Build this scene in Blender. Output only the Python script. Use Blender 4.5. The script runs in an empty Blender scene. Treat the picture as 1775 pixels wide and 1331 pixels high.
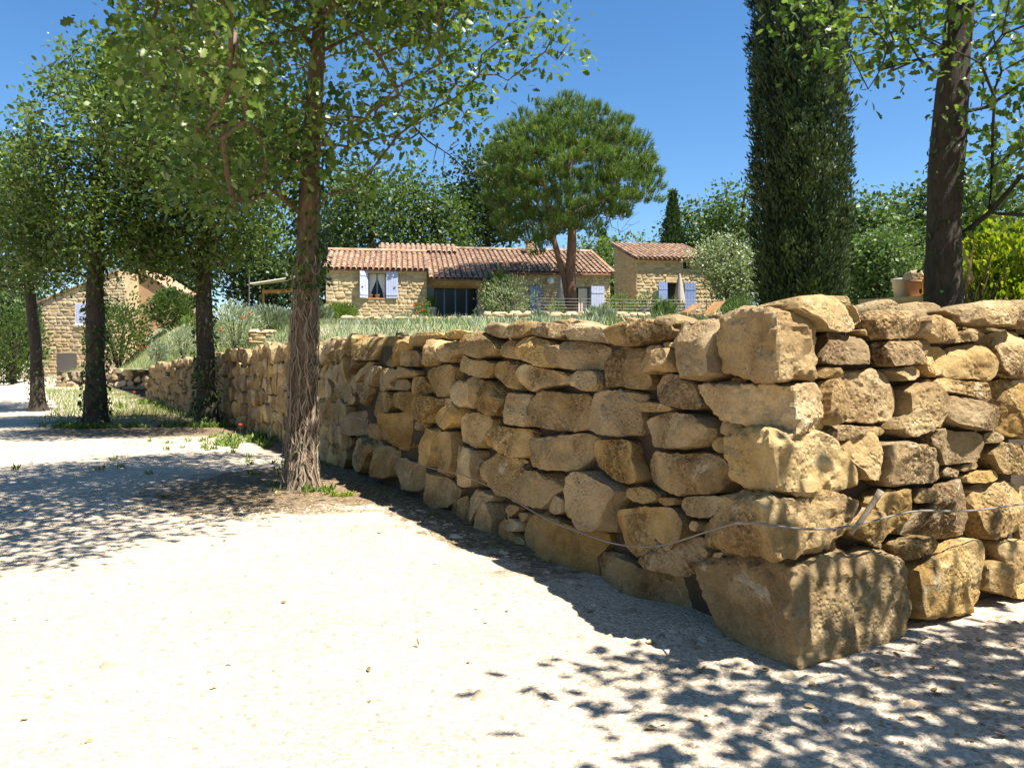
import bpy, bmesh, math, random
import numpy as np
from mathutils import Vector, Matrix
random.seed(7); RNG = np.random.default_rng(7)
SC = bpy.context.scene
COL = SC.collection
# ------------------------------------------------------------------ camera
F, CX, HY, EYE = 1393.0, 887.5, 640.0, 1.6
cam_d = bpy.data.cameras.new('camera'); cam = bpy.data.objects.new('camera', cam_d); COL.objects.link(cam)
cam_d.sensor_width = 36.0; cam_d.lens = 36.0*F/1775.0; cam_d.shift_y = -(665.5-HY)/1775.0
cam_d.clip_start = 0.05; cam_d.clip_end = 3000
cam.location = (0, 0, EYE); cam.rotation_euler = (math.radians(90), 0, 0)
SC.camera = cam
# ------------------------------------------------------------------ light
SUN = Vector((0.41, -0.235, 0.881)).normalized()
world = bpy.data.worlds.new('World'); SC.world = world; world.use_nodes = True
wn = world.node_tree.nodes; wl = world.node_tree.links
sky = wn.new('ShaderNodeTexSky'); sky.sky_type = 'NISHITA'; sky.sun_disc = False
sky.sun_elevation = math.asin(SUN.z); sky.sun_rotation = math.atan2(SUN.x, SUN.y)
sky.altitude = 300; sky.air_density = 1.0; sky.dust_density = 0.25; sky.ozone_density = 3.0
hsv = wn.new('ShaderNodeHueSaturation'); hsv.inputs['Saturation'].default_value = 1.24; wl.new(sky.outputs[0], hsv.inputs['Color']); wl.new(hsv.outputs[0], wn['Background'].inputs[0]); wn['Background'].inputs[1].default_value = 0.07
sun_d = bpy.data.lights.new('sun', 'SUN'); sun_d.energy = 5.0; sun_d.angle = math.radians(0.53); sun_d.color = (1.0, 0.945, 0.86)
sun = bpy.data.objects.new('sun', sun_d); COL.objects.link(sun); sun.rotation_euler = SUN.to_track_quat('Z', 'Y').to_euler()
sun.location = (20, -10, 60)
vs = SC.view_settings; vs.view_transform = 'Standard'; vs.look = 'None'; vs.gamma = 1.0; vs.exposure = 1.45; vs.use_curve_mapping = False
SC.cycles.max_bounces = 8; SC.cycles.diffuse_bounces = 4; SC.cycles.transmission_bounces = 6; SC.cycles.transparent_max_bounces = 8
SC.cycles.use_denoising = True
# ------------------------------------------------------------------ helpers
def ray(px, py): return np.array([(px-CX)/F, 1.0, (HY-py)/F])
def at(px, py, Y): return np.array([(px-CX)/F*Y, Y, EYE+(HY-py)/F*Y])
WP = {}
def link(o, parent=None, pos=(0, 0, 0)):
    COL.objects.link(o); pos = np.array(pos, float); WP[o.name] = pos
    if parent is not None:
        o.parent = parent; o.location = pos-WP[parent.name]
    else: o.location = pos
    return o
def thing(name, label, cat, pos=(0, 0, 0), group=None):
    o = bpy.data.objects.new(name, None); o.empty_display_size = 0.2; link(o, None, pos)
    o['label'] = label; o['category'] = cat
    if group: o['group'] = group
    return o
def tag(o, label=None, cat=None, group=None, kind=None):
    if label: o['label'] = label
    if cat: o['category'] = cat
    if group: o['group'] = group
    if kind: o['kind'] = kind
    return o
def mesh_np(name, V, faces, mat=None, smooth=False, rnd=None, sharp=None):
    """V (n,3); faces: (m,k) array or list of lists"""
    me = bpy.data.meshes.new(name); V = np.asarray(V, np.float32)
    if isinstance(faces, np.ndarray):
        m, k = faces.shape
        me.vertices.add(len(V)); me.vertices.foreach_set('co', V.ravel())
        me.loops.add(m*k); me.loops.foreach_set('vertex_index', faces.ravel().astype(np.int32))
        me.polygons.add(m); me.polygons.foreach_set('loop_start', np.arange(0, m*k, k, dtype=np.int32))
        me.update(calc_edges=True)
    else:
        me.from_pydata([tuple(v) for v in V], [], faces); me.update()
    if smooth and len(me.polygons): me.polygons.foreach_set('use_smooth', np.ones(len(me.polygons), bool))
    if rnd is not None:
        a = me.attributes.new('rnd', 'FLOAT', 'POINT'); a.data.foreach_set('value', np.asarray(rnd, np.float32))
    if mat: me.materials.append(mat)
    if sharp: me.set_sharp_from_angle(angle=sharp)
    return me
def obj(name, me, parent=None, pos=(0, 0, 0)):
    return link(bpy.data.objects.new(name, me), parent, pos)
class MB:
    """collects simple shapes in world coordinates"""
    def __init__(s): s.v = []; s.f = []
    def add(s, V, Fc):
        b = len(s.v); s.v += [tuple(map(float, p)) for p in V]; s.f += [[b+i for i in q] for q in Fc]; return s
    def box(s, c, size, U=(1, 0, 0), V=(0, 1, 0), W=(0, 0, 1)):
        c, U, V, W = (np.array(a, float) for a in (c, U, V, W)); P = []
        for z in (-.5, .5):
            for x, y in ((-.5, -.5), (.5, -.5), (.5, .5), (-.5, .5)):
                P.append(c+U*x*size[0]+V*y*size[1]+W*z*size[2])
        return s.add(P, [[3, 2, 1, 0], [4, 5, 6, 7], [0, 1, 5, 4], [1, 2, 6, 5], [2, 3, 7, 6], [3, 0, 4, 7]])
    def tube(s, pts, radii, n=6, cap=True):
        V, Fc = tube_np(pts, radii, n); b = s.add(V, Fc.tolist())
        if cap:
            k = len(s.v)-n*len(pts)
            s.f += [[k+i for i in range(n)][::-1], [k+n*(len(pts)-1)+i for i in range(n)]]
        return s
    def build(s, name, mat, parent=None, smooth=False, pos=None):
        V = np.array(s.v)
        if pos is None: pos = WP[parent.name] if parent is not None else np.array([V[:, 0].mean(), V[:, 1].mean(), V[:, 2].min()])
        return obj(name, mesh_np(name, V-np.array(pos), s.f, mat, smooth), parent, pos)
def tube_np(pts, radii, n=6):
    P = np.array(pts, float); m = len(P); R = np.broadcast_to(np.array(radii, float), (m,)) if np.ndim(radii) <= 1 else radii
    T = np.gradient(P, axis=0); T /= np.linalg.norm(T, axis=1, keepdims=True)+1e-9
    ref = np.array([1., 0, 0]) if abs(T[:, 2]).mean() > .8 else np.array([0, 0, 1.])
    A = np.cross(T, ref); A /= np.linalg.norm(A, axis=1, keepdims=True)+1e-9; B = np.cross(T, A)
    an = np.arange(n)*2*math.pi/n
    V = P[:, None]+R[:, None, None]*(A[:, None]*np.cos(an)[None, :, None]+B[:, None]*np.sin(an)[None, :, None])
    i = np.arange(m-1)[:, None]*n; j = np.arange(n)[None]; j2 = (j+1) % n
    Fc = np.stack([i+j, i+j2, i+n+j2, i+n+j], -1).reshape(-1, 4)
    return V.reshape(-1, 3), Fc
# value noise -----------------------------------------------------------
def _h(i, j, k, s):
    n = (i.astype(np.int64)*374761393+j.astype(np.int64)*668265263+k.astype(np.int64)*2147483647+s*144665) & 0xffffffff
    n = ((n ^ (n >> 13))*1274126177) & 0xffffffff
    return ((n ^ (n >> 16)) & 0xffffff)/0xffffff
def noise3(P, s=0):
    P = np.asarray(P, float); I = np.floor(P).astype(np.int64); f = P-I; f = f*f*(3-2*f); r = 0
    for a in (0, 1):
        for b in (0, 1):
            for c in (0, 1):
                w = (f[..., 0] if a else 1-f[..., 0])*(f[..., 1] if b else 1-f[..., 1])*(f[..., 2] if c else 1-f[..., 2])
                r = r+w*_h(I[..., 0]+a, I[..., 1]+b, I[..., 2]+c, s)
    return r*2-1
def fbm(P, o=3, s=0, g=.5):
    r = 0; a = 1.
    for k in range(o):
        r = r+a*noise3(np.asarray(P)*2**k+k*17.3, s+k); a *= g
    return r
def sstep(a, b, x):
    t = np.clip((np.asarray(x, float)-a)/(b-a), 0, 1); return t*t*(3-2*t)
# materials -------------------------------------------------------------
def mat(name):
    m = bpy.data.materials.new(name); m.use_nodes = True
    nt = m.node_tree; return m, nt.nodes, nt.links, nt.nodes['Principled BSDF']
def N(nodes, t, **kw):
    n = nodes.new('ShaderNode'+t)
    for k, v in kw.items():
        if k.startswith('i_'):
            key = k[2:]; n.inputs[int(key) if key.isdigit() else key.replace('_', ' ')].default_value = v
        else: setattr(n, k, v)
    return n
def ramp(nodes, stops):
    r = nodes.new('ShaderNodeValToRGB'); el = r.color_ramp.elements
    while len(el) < len(stops): el.new(0.5)
    for e, (p, c) in zip(el, stops): e.position = p; e.color = (*c, 1) if len(c) == 3 else c
    return r
def mixc(nodes, links, fac, a, b, bt='MIX'):
    n = nodes.new('ShaderNodeMix'); n.data_type = 'RGBA'; n.blend_type = bt
    for sock, val in ((0, fac), (6, a), (7, b)):
        if hasattr(val, 'is_linked') or hasattr(val, 'links'): links.new(val, n.inputs[sock])
        else: n.inputs[sock].default_value = val if sock == 0 else ((*val, 1) if len(val) == 3 else val)
    return n.outputs[2]
def simple(name, col, rough=.8, var=.15, scale=8, bump=0.0, metal=0., bscale=60):
    m, n, l, p = mat(name); tc = N(n, 'TexCoord'); nz = N(n, 'TexNoise', i_Scale=scale, i_Detail=5.0)
    l.new(tc.outputs['Object'], nz.inputs['Vector'])
    c0 = tuple(max(0, c*(1-var)) for c in col); c1 = tuple(min(1, c*(1+var)) for c in col)
    r = ramp(n, [(.3, c0), (.7, c1)]); l.new(nz.outputs[0], r.inputs[0]); l.new(r.outputs[0], p.inputs['Base Color'])
    p.inputs['Roughness'].default_value = rough; p.inputs['Metallic'].default_value = metal
    if bump:
        b = N(n, 'TexNoise', i_Scale=bscale, i_Detail=4.0); l.new(tc.outputs['Object'], b.inputs['Vector'])
        bp = N(n, 'Bump', i_Strength=bump, i_Distance=.02); l.new(b.outputs[0], bp.inputs['Height']); l.new(bp.outputs[0], p.inputs['Normal'])
    return m
def stone_mat(name, cols, dark, scale=2.2, speck=.95, bump=.8, pale=(.66, .56, .40), fine=22., bdist=.03):
    m, n, l, p = mat(name); tc = N(n, 'TexCoord'); oi = N(n, 'ObjectInfo')
    sc = N(n, 'VectorMath', operation='SCALE'); l.new(oi.outputs['Location'], sc.inputs[0]); sc.inputs['Scale'].default_value = 3.7
    ad = N(n, 'VectorMath', operation='ADD'); l.new(tc.outputs['Object'], ad.inputs[0]); l.new(sc.outputs[0], ad.inputs[1])
    vec = ad.outputs[0]
    n1 = N(n, 'TexNoise', i_Scale=scale, i_Detail=7.0, i_Roughness=.62, i_Distortion=.4); l.new(vec, n1.inputs['Vector'])
    r1 = ramp(n, [(.28, cols[0]), (.45, cols[1]), (.6, cols[2]), (.75, cols[3])]); l.new(n1.outputs[0], r1.inputs[0])
    # per stone tint
    hs = N(n, 'HueSaturation'); l.new(r1.outputs[0], hs.inputs['Color'])
    mr = N(n, 'MapRange', i_3=.64, i_4=1.12); l.new(oi.outputs['Random'], mr.inputs[0]); l.new(mr.outputs[0], hs.inputs['Value'])
    mul = N(n, 'Math', operation='MULTIPLY'); l.new(oi.outputs['Random'], mul.inputs[0]); mul.inputs[1].default_value = 7.31
    fr = N(n, 'Math', operation='FRACT'); l.new(mul.outputs[0], fr.inputs[0])
    ms = N(n, 'MapRange', i_3=.80, i_4=1.08); l.new(fr.outputs[0], ms.inputs[0]); l.new(ms.outputs[0], hs.inputs['Saturation'])
    n5 = N(n, 'TexNoise', i_Scale=scale*.9, i_Detail=6.0, i_Roughness=.7); v5 = N(n, 'VectorMath', operation='ADD'); l.new(vec, v5.inputs[0]); v5.inputs[1].default_value = (31.1, 7.3, 19.7); l.new(v5.outputs[0], n5.inputs['Vector'])
    r5 = ramp(n, [(.50, (0, 0, 0)), (.66, (.55, .55, .55))]); l.new(n5.outputs[0], r5.inputs[0])
    grey = mixc(n, l, r5.outputs[0], hs.outputs[0], tuple(.62*a+.38*b for a, b in zip(cols[1], (.30, .29, .26))))
    # brown pitted crust on patches
    n2 = N(n, 'TexNoise', i_Scale=scale*1.1, i_Detail=3.0); v2 = N(n, 'VectorMath', operation='ADD'); l.new(vec, v2.inputs[0]); v2.inputs[1].default_value = (9.1, 3.3, 5.7); l.new(v2.outputs[0], n2.inputs['Vector'])
    r2 = ramp(n, [(.42, (0, 0, 0)), (.58, (1, 1, 1))]); l.new(n2.outputs[0], r2.inputs[0])
    n3 = N(n, 'TexNoise', i_Scale=fine, i_Detail=8.0, i_Roughness=.85); l.new(vec, n3.inputs['Vector'])
    r3 = ramp(n, [(.46, (1, 1, 1)), (.58, (0.05, 0.05, 0.05))]); l.new(n3.outputs[0], r3.inputs[0])
    mm = N(n, 'Math', operation='MULTIPLY'); l.new(r2.outputs[0], mm.inputs[0]); l.new(r3.outputs[0], mm.inputs[1])
    mu2 = N(n, 'Math', operation='MULTIPLY'); l.new(oi.outputs['Random'], mu2.inputs[0]); mu2.inputs[1].default_value = 23.7
    fr2 = N(n, 'Math', operation='FRACT'); l.new(mu2.outputs[0], fr2.inputs[0]); cr = N(n, 'MapRange', i_1=.15, i_2=.75, i_3=.12*speck, i_4=speck); l.new(fr2.outputs[0], cr.inputs[0])
    m3 = N(n, 'Math', operation='MULTIPLY'); l.new(mm.outputs[0], m3.inputs[0]); l.new(cr.outputs[0], m3.inputs[1])
    c1 = mixc(n, l, m3.outputs[0], grey, dark)
    # pale scars
    n4 = N(n, 'TexNoise', i_Scale=scale*1.7, i_Detail=6.0, i_Roughness=.7, i_Distortion=1.2); v4 = N(n, 'VectorMath', operation='ADD'); l.new(vec, v4.inputs[0]); v4.inputs[1].default_value = (2.1, 13.3, 8.7); l.new(v4.outputs[0], n4.inputs['Vector'])
    r4 = ramp(n, [(.60, (0, 0, 0)), (.67, (.6, .6, .6))]); l.new(n4.outputs[0], r4.inputs[0])
    c2 = mixc(n, l, r4.outputs[0], c1, pale)
    ng = N(n, 'TexNoise', i_Scale=scale*26, i_Detail=6.0, i_Roughness=.8); l.new(vec, ng.inputs['Vector']); rg = ramp(n, [(.3, (.66, .63, .58)), (.68, (1.14, 1.14, 1.14))]); l.new(ng.outputs[0], rg.inputs[0])
    c2 = mixc(n, l, 1.0, c2, rg.outputs[0], 'MULTIPLY')
    l.new(c2, p.inputs['Base Color']); p.inputs['Roughness'].default_value = .92; p.inputs['Specular IOR Level'].default_value = .2
    nb = N(n, 'TexNoise', i_Scale=scale*4.0, i_Detail=12.0, i_Roughness=.78); l.new(vec, nb.inputs['Vector'])
    vo = N(n, 'TexVoronoi', i_Scale=fine*1.4); l.new(vec, vo.inputs['Vector'])
    pit = N(n, 'MapRange', i_1=0., i_2=.5, i_3=-.6, i_4=0.); l.new(vo.outputs[0], pit.inputs[0])
    pm = N(n, 'Math', operation='MULTIPLY'); l.new(pit.outputs[0], pm.inputs[0]); l.new(r2.outputs[0], pm.inputs[1])
    sm = N(n, 'Math', operation='ADD'); l.new(nb.outputs[0], sm.inputs[0]); l.new(pm.outputs[0], sm.inputs[1])
    bp = N(n, 'Bump', i_Strength=bump, i_Distance=bdist); l.new(sm.outputs[0], bp.inputs['Height']); l.new(bp.outputs[0], p.inputs['Normal'])
    return m
def leaf_mat(name, c0, c1, c2, trans=.35, rough=.5, nscale=1.2):
    """three tones by leaf and by clump"""
    m, n, l, p = mat(name); at_ = N(n, 'Attribute', attribute_name='rnd'); geo = N(n, 'TexCoord')
    nz = N(n, 'TexNoise', i_Scale=nscale, i_Detail=2.0); l.new(geo.outputs['Object'], nz.inputs['Vector'])
    ad = N(n, 'Math', operation='ADD'); l.new(at_.outputs['Fac'], ad.inputs[0]); l.new(nz.outputs[0], ad.inputs[1])
    h = N(n, 'Math', operation='MULTIPLY'); l.new(ad.outputs[0], h.inputs[0]); h.inputs[1].default_value = .5
    r = ramp(n, [(.22, c0), (.5, c1), (.8, c2)]); l.new(h.outputs[0], r.inputs[0])
    l.new(r.outputs[0], p.inputs['Base Color']); p.inputs['Roughness'].default_value = rough; p.inputs['Specular IOR Level'].default_value = .35
    tr = N(n, 'BsdfTranslucent'); tint = mixc(n, l, 1.0, r.outputs[0], (1.12, 1.2, .55), 'MULTIPLY'); l.new(tint, tr.inputs[0])
    mx = N(n, 'MixShader'); mx.inputs[0].default_value = trans; l.new(p.outputs[0], mx.inputs[1]); l.new(tr.outputs[0], mx.inputs[2])
    l.new(mx.outputs[0], n['Material Output'].inputs[0])
    return m
def bark_mat(name, c0, c1, bump=.8, sc=(9, 9, 2.2)):
    m, n, l, p = mat(name); tc = N(n, 'TexCoord'); mp = N(n, 'Mapping'); mp.inputs['Scale'].default_value = sc; l.new(tc.outputs['Object'], mp.inputs[0])
    nz = N(n, 'TexNoise', i_Scale=2.0, i_Detail=8.0, i_Roughness=.7, i_Distortion=.8); l.new(mp.outputs[0], nz.inputs['Vector'])
    r = ramp(n, [(.32, c0), (.7, c1)]); l.new(nz.outputs[0], r.inputs[0]); l.new(r.outputs[0], p.inputs['Base Color']); p.inputs['Roughness'].default_value = .95
    bp = N(n, 'Bump', i_Strength=bump, i_Distance=.04); l.new(nz.outputs[0], bp.inputs['Height']); l.new(bp.outputs[0], p.inputs['Normal'])
    return m
M = {}
M['stone'] = stone_mat('limestone', [(.28, .175, .07), (.45, .30, .122), (.59, .425, .20), (.73, .58, .345)], (.115, .062, .024), bdist=.05)
M['house_stone'] = stone_mat('house_stone', [(.42, .30, .15), (.54, .41, .22), (.64, .50, .29), (.72, .60, .38)], (.2, .13, .06), scale=3., speck=.25, bump=.35, fine=14.)
M['pale_stone'] = stone_mat('pale_limestone', [(.40, .28, .14), (.52, .40, .22), (.60, .48, .29), (.68, .57, .38)], (.24, .16, .08), scale=3., speck=.3, bump=.4, fine=14.)
M['pale_sunlit_stone'] = stone_mat('pale_sunlit_limestone', [(.33, .22, .10), (.48, .345, .165), (.58, .44, .235), (.69, .555, .34)], (.16, .10, .045), scale=2.6, speck=.5, bump=.8, bdist=.05)  # pale stones; on one corner block the paler colour stands in for sunlight
M['mortar'] = simple('lime_mortar', (.50, .375, .205), .95, .2, 3, .4)
M['plaster'] = simple('ochre_plaster', (.36, .235, .125), .95, .15, 2, .2)
M['core'] = simple('wall_soil', (.05, .036, .022), 1., .3, 5, .5)
M['bark'] = bark_mat('oak_bark', (.016, .012, .009), (.078, .058, .042))
M['bark_ivy'] = bark_mat('ivied_bark', (.07, .045, .028), (.24, .165, .105), 1.0)
M['bark_pine'] = bark_mat('pine_bark', (.07, .035, .022), (.24, .125, .075))
M['ivy_stem'] = bark_mat('ivy_stem', (.2, .15, .10), (.42, .34, .25), .4)
M['leaf_oak'] = leaf_mat('oak_leaf', (.032, .062, .015), (.085, .14, .027), (.19, .25, .065), .36, rough=.4)
M['leaf_oak_near'] = leaf_mat('near_oak_leaf', (.04, .08, .018), (.105, .175, .036), (.23, .30, .09), .42, rough=.38)
M['leaf_oak_far'] = leaf_mat('oak_leaf_far', (.035, .068, .016), (.075, .125, .028), (.14, .19, .055), .3, nscale=.6)
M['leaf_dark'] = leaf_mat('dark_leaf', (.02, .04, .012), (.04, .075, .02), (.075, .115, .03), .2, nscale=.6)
M['leaf_mid'] = leaf_mat('mid_leaf', (.05, .09, .025), (.10, .16, .045), (.17, .235, .075), .3, nscale=.5)
M['leaf_olive'] = leaf_mat('olive_leaf', (.12, .16, .075), (.21, .255, .13), (.34, .38, .22), .25, nscale=.8)
M['leaf_lime'] = leaf_mat('lime_leaf', (.10, .17, .015), (.21, .28, .02), (.36, .36, .03), .45, nscale=1.5)
M['leaf_cyp'] = leaf_mat('cypress_leaf', (.012, .026, .010), (.03, .055, .015), (.10, .125, .038), .2, nscale=2.5)
M['leaf_pine'] = leaf_mat('pine_needle', (.035, .07, .014), (.085, .145, .024), (.185, .245, .045), .32, nscale=.9)
M['leaf_silver'] = leaf_mat('silver_leaf', (.19, .235, .15), (.29, .34, .225), (.42, .46, .32), .25)
M['leaf_laven'] = leaf_mat('lavender_leaf', (.15, .19, .125), (.235, .28, .19), (.33, .375, .265), .2)
M['leaf_shrub'] = leaf_mat('shrub_leaf', (.06, .11, .02), (.13, .20, .035), (.22, .29, .06), .35)
M['ivy'] = leaf_mat('ivy_leaf', (.02, .045, .01), (.055, .10, .02), (.13, .19, .035), .35, rough=.35)
M['grass'] = leaf_mat('grass_blade', (.08, .13, .025), (.17, .24, .045), (.31, .36, .11), .4)
M['dry'] = leaf_mat('dry_leaf', (.16, .10, .05), (.29, .20, .10), (.42, .32, .18), .2)
M['poppy'] = leaf_mat('poppy_petal', (.62, .05, .015), (.75, .08, .02), (.85, .14, .04), .4)
M['tile'] = stone_mat('terracotta_tile', [(.24, .13, .08), (.41, .24, .145), (.53, .35, .225), (.60, .46, .33)], (.09, .06, .045), scale=2.4, speck=1.0, bump=.25, pale=(.56, .44, .31), fine=9.)
M['tile_deck'] = simple('tile_channel', (.16, .08, .05), .95, .3, 4)
M['shutter'] = simple('lavender_blue_paint', (.40, .44, .60), .6, .06, 6)
M['blue'] = simple('blue_paint', (.17, .235, .42), .6, .1, 6)
M['white'] = simple('white_paint', (.74, .74, .74), .6, .05, 6)
M['wood'] = simple('wood', (.40, .22, .085), .6, .2, 6, .1)
M['dark_wood'] = simple('dark_wood', (.09, .055, .032), .7, .2, 6)
M['inside'] = simple('dark_room', (.03, .028, .026), .9, .2, 3)
M['terracotta'] = simple('terracotta_pot', (.34, .17, .095), .85, .15, 5, .1)
M['white_pot'] = simple('pale_pot', (.58, .52, .44), .85, .1, 5, .1)
M['pipe'] = simple('grey_plastic_pipe', (.17, .15, .125), .55, .15, 4)
M['steel'] = simple('steel', (.14, .13, .12), .55, .1, 9, 0, .4)
M['rust'] = simple('rusty_post', (.16, .085, .05), .85, .3, 9)
M['canvas'] = simple('parasol_canvas', (.33, .29, .245), .9, .08, 5)
M['curtain'] = simple('lace_curtain', (.62, .61, .60), .9, .1, 25)
M['yellow'] = simple('yellow_plastic', (.75, .40, .03), .4, .08, 4)
M['branch'] = bark_mat('dead_wood', (.24, .18, .12), (.5, .42, .31), .5, (20, 20, 20))
m, n, l, p = mat('window_glass'); p.inputs['Base Color'].default_value = (.02, .025, .03, 1); p.inputs['Roughness'].default_value = .12; p.inputs['Specular IOR Level'].default_value = .22
M['glass'] = m
# ------------------------------------------------------------------ wall lines and terrain
WL = np.array([(1.53, 4.33), (-6.3, 20.0), (-10.0, 26.0), (-15.5, 34.0)])      # left arm, foot line
WR = np.array([(1.53, 4.33), (5.39, 6.65), (9.5, 9.12)])                        # right arm
TOPY = ([0, 4.3, 8, 11, 14, 20, 26, 34, 60], [1.95, 1.96, 1.98, 2.06, 2.1, 2.18, 2.08, 1.72, 1.7])
def wall_top(Y): return np.interp(Y, *TOPY)
def sdist(X, Y, line, sgn):
    """signed distance to a polyline, positive behind the wall, and the Y of the foot point"""
    X = np.asarray(X, float); Y = np.asarray(Y, float); best = np.full(X.shape, 1e9); sd = np.zeros(X.shape); fy = np.zeros(X.shape)
    for i in range(len(line)-1):
        a, b = line[i], line[i+1]; t = b-a; L2 = t@t
        k = ((X-a[0])*t[0]+(Y-a[1])*t[1])/L2
        kc = np.clip(k, 0 if i else -50, 1 if i < len(line)-2 else 50)
        dx, dy = X-(a[0]+kc*t[0]), Y-(a[1]+kc*t[1]); d = np.hypot(dx, dy)
        side = np.sign(t[0]*dy-t[1]*dx)*sgn
        m = d < best; best = np.where(m, d, best); sd = np.where(m, d*side, sd); fy = np.where(m, a[1]+kc*t[1], fy)
    return sd, fy
def behind(X, Y):
    dl, fl = sdist(X, Y, WL, -1); dr, fr = sdist(X, Y, WR, 1)
    return np.minimum(dl, dr), dl, dr, fl
def ground_z(X, Y):
    X = np.asarray(X, float); Y = np.asarray(Y, float)
    z = .55*sstep(24, 43, Y)+.012*fbm(np.stack([X*.8, Y*.8, 0*X], -1), 2, 3)*sstep(3, 6, Y)
    bank = sstep(41.2, 50, Y)*1.6*sstep(-29, -24.5, X)
    return z+bank
def terr_z(X, Y):
    X = np.asarray(X, float); Y = np.asarray(Y, float); d, dl, dr, fy = behind(X, Y)
    line = 1.50+.0588*np.minimum(Y, 42)+.03*np.clip(Y-42, 0, 25)
    near = np.where(dl < dr, wall_top(np.minimum(fy, 34))-.16, 1.86)
    s = sstep(.2, 4.2, d)
    return near*(1-s)+line*s+.05*fbm(np.stack([X*.5, Y*.5, 0*X], -1), 3, 5)*sstep(0.3, 2, d)
def graded(lo, hi, fine_lo, fine_hi, f, g=1.18):
    a = list(np.arange(fine_lo, fine_hi+f*.5, f)); s = f
    while a[-1] < hi: s *= g; a.append(a[-1]+s)
    s = f
    while a[0] > lo: s *= g; a.insert(0, a[0]-s)
    return np.array(a)
def grid_mesh(name, xs, ys, zf, mat_, keep=None, attr=None):
    X, Y = np.meshgrid(xs, ys); Z = zf(X, Y); V = np.stack([X, Y, Z], -1).reshape(-1, 3)
    ny, nx = X.shape; i = np.arange(ny-1)[:, None]*nx+np.arange(nx-1)[None]
    Fc = np.stack([i, i+1, i+1+nx, i+nx], -1).reshape(-1, 4)
    if keep is not None:
        k = keep(X, Y).ravel(); Fc = Fc[k[Fc].all(1)]
        used = np.unique(Fc); rm = np.full(len(V), -1); rm[used] = np.arange(len(used)); V = V[used]; Fc = rm[Fc]
    r = attr(V[:, 0], V[:, 1]) if attr else None
    return mesh_np(name, V, Fc, mat_, True, r)
# gravel ground
def ground_mat():
    m, n, l, p = mat('pale_gravel'); tc = N(n, 'TexCoord'); at_ = N(n, 'Attribute', attribute_name='rnd')
    v = tc.outputs['Object']
    nz = N(n, 'TexNoise', i_Scale=.9, i_Detail=8.0, i_Roughness=.65); l.new(v, nz.inputs['Vector'])
    r = ramp(n, [(.3, (.45, .37, .27)), (.7, (.585, .495, .385))]); l.new(nz.outputs[0], r.inputs[0])
    vo = N(n, 'TexVoronoi', i_Scale=48.0); vo.inputs['Randomness'].default_value = 1; l.new(v, vo.inputs['Vector'])
    bw = N(n, 'RGBToBW'); l.new(vo.outputs['Color'], bw.inputs[0])
    mr = N(n, 'MapRange', i_1=.1, i_2=.9, i_3=.62, i_4=1.12); l.new(bw.outputs[0], mr.inputs[0])
    c = mixc(n, l, 1.0, r.outputs[0], (1, 1, 1), 'MULTIPLY')
    hs = N(n, 'HueSaturation'); l.new(c, hs.inputs['Color']); l.new(mr.outputs[0], hs.inputs['Value'])
    n2 = N(n, 'TexNoise', i_Scale=2.5, i_Detail=6.0, i_Roughness=.7); l.new(v, n2.inputs['Vector'])
    a1 = N(n, 'MapRange', i_1=.35, i_2=.65, i_3=-.35, i_4=.35); l.new(n2.outputs[0], a1.inputs[0])
    ad = N(n, 'Math', operation='ADD'); l.new(at_.outputs['Fac'], ad.inputs[0]); l.new(a1.outputs[0], ad.inputs[1])
    sm = N(n, 'MapRange', i_1=.35, i_2=.75, i_3=0., i_4=1.); l.new(ad.outputs[0], sm.inputs[0])
    n3 = N(n, 'TexNoise', i_Scale=14.0, i_Detail=6.0); l.new(v, n3.inputs['Vector'])
    so = ramp(n, [(.35, (.10, .07, .04)), (.65, (.26, .195, .12))]); l.new(n3.outputs[0], so.inputs[0])
    c2 = mixc(n, l, sm.outputs[0], hs.outputs[0], so.outputs[0]); l.new(c2, p.inputs['Base Color']); p.inputs['Roughness'].default_value = .95; p.inputs['Specular IOR Level'].default_value = .15
    nb = N(n, 'TexNoise', i_Scale=35.0, i_Detail=5.0); l.new(v, nb.inputs['Vector'])
    hm = N(n, 'Math', operation='MULTIPLY_ADD'); l.new(vo.outputs['Distance'], hm.inputs[0]); hm.inputs[1].default_value = -.9; l.new(nb.outputs[0], hm.inputs[2])
    bp = N(n, 'Bump', i_Strength=.7, i_Distance=.015); l.new(hm.outputs[0], bp.inputs['Height']); l.new(bp.outputs[0], p.inputs['Normal'])
    return m
M['ground'] = ground_mat()
TREEA = np.array([-2.87, 10.9])
def soil(X, Y):
    d, dl, dr, fy = behind(X, Y)
    s = .95*sstep(-1.0, -.15, dl)*sstep(4.8, 7.5, Y)
    s = np.maximum(s, 1.0*sstep(2.8, .9, np.hypot(X+3.0, (Y-11)*.8)))
    s = np.maximum(s, 1.0*sstep(5.0, 1.5, np.hypot((X+8.8)*.8, (Y-21.5)*1.2)))
    s = np.maximum(s, .8*sstep(.5, 1.2, Y-22.5)*sstep(-15.5, -13.5, X))
    s = np.maximum(s, sstep(44, 47, Y)*sstep(-29, -26, X))
    return np.clip(s, 0, 1)
xs = graded(-900, 900, -14, 7, .16); ys = graded(-60, 1500, 0, 24, .16)
gr = obj('ground', grid_mesh('ground', xs, ys, ground_z, M['ground'], None, soil)); tag(gr, kind='structure')
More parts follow.
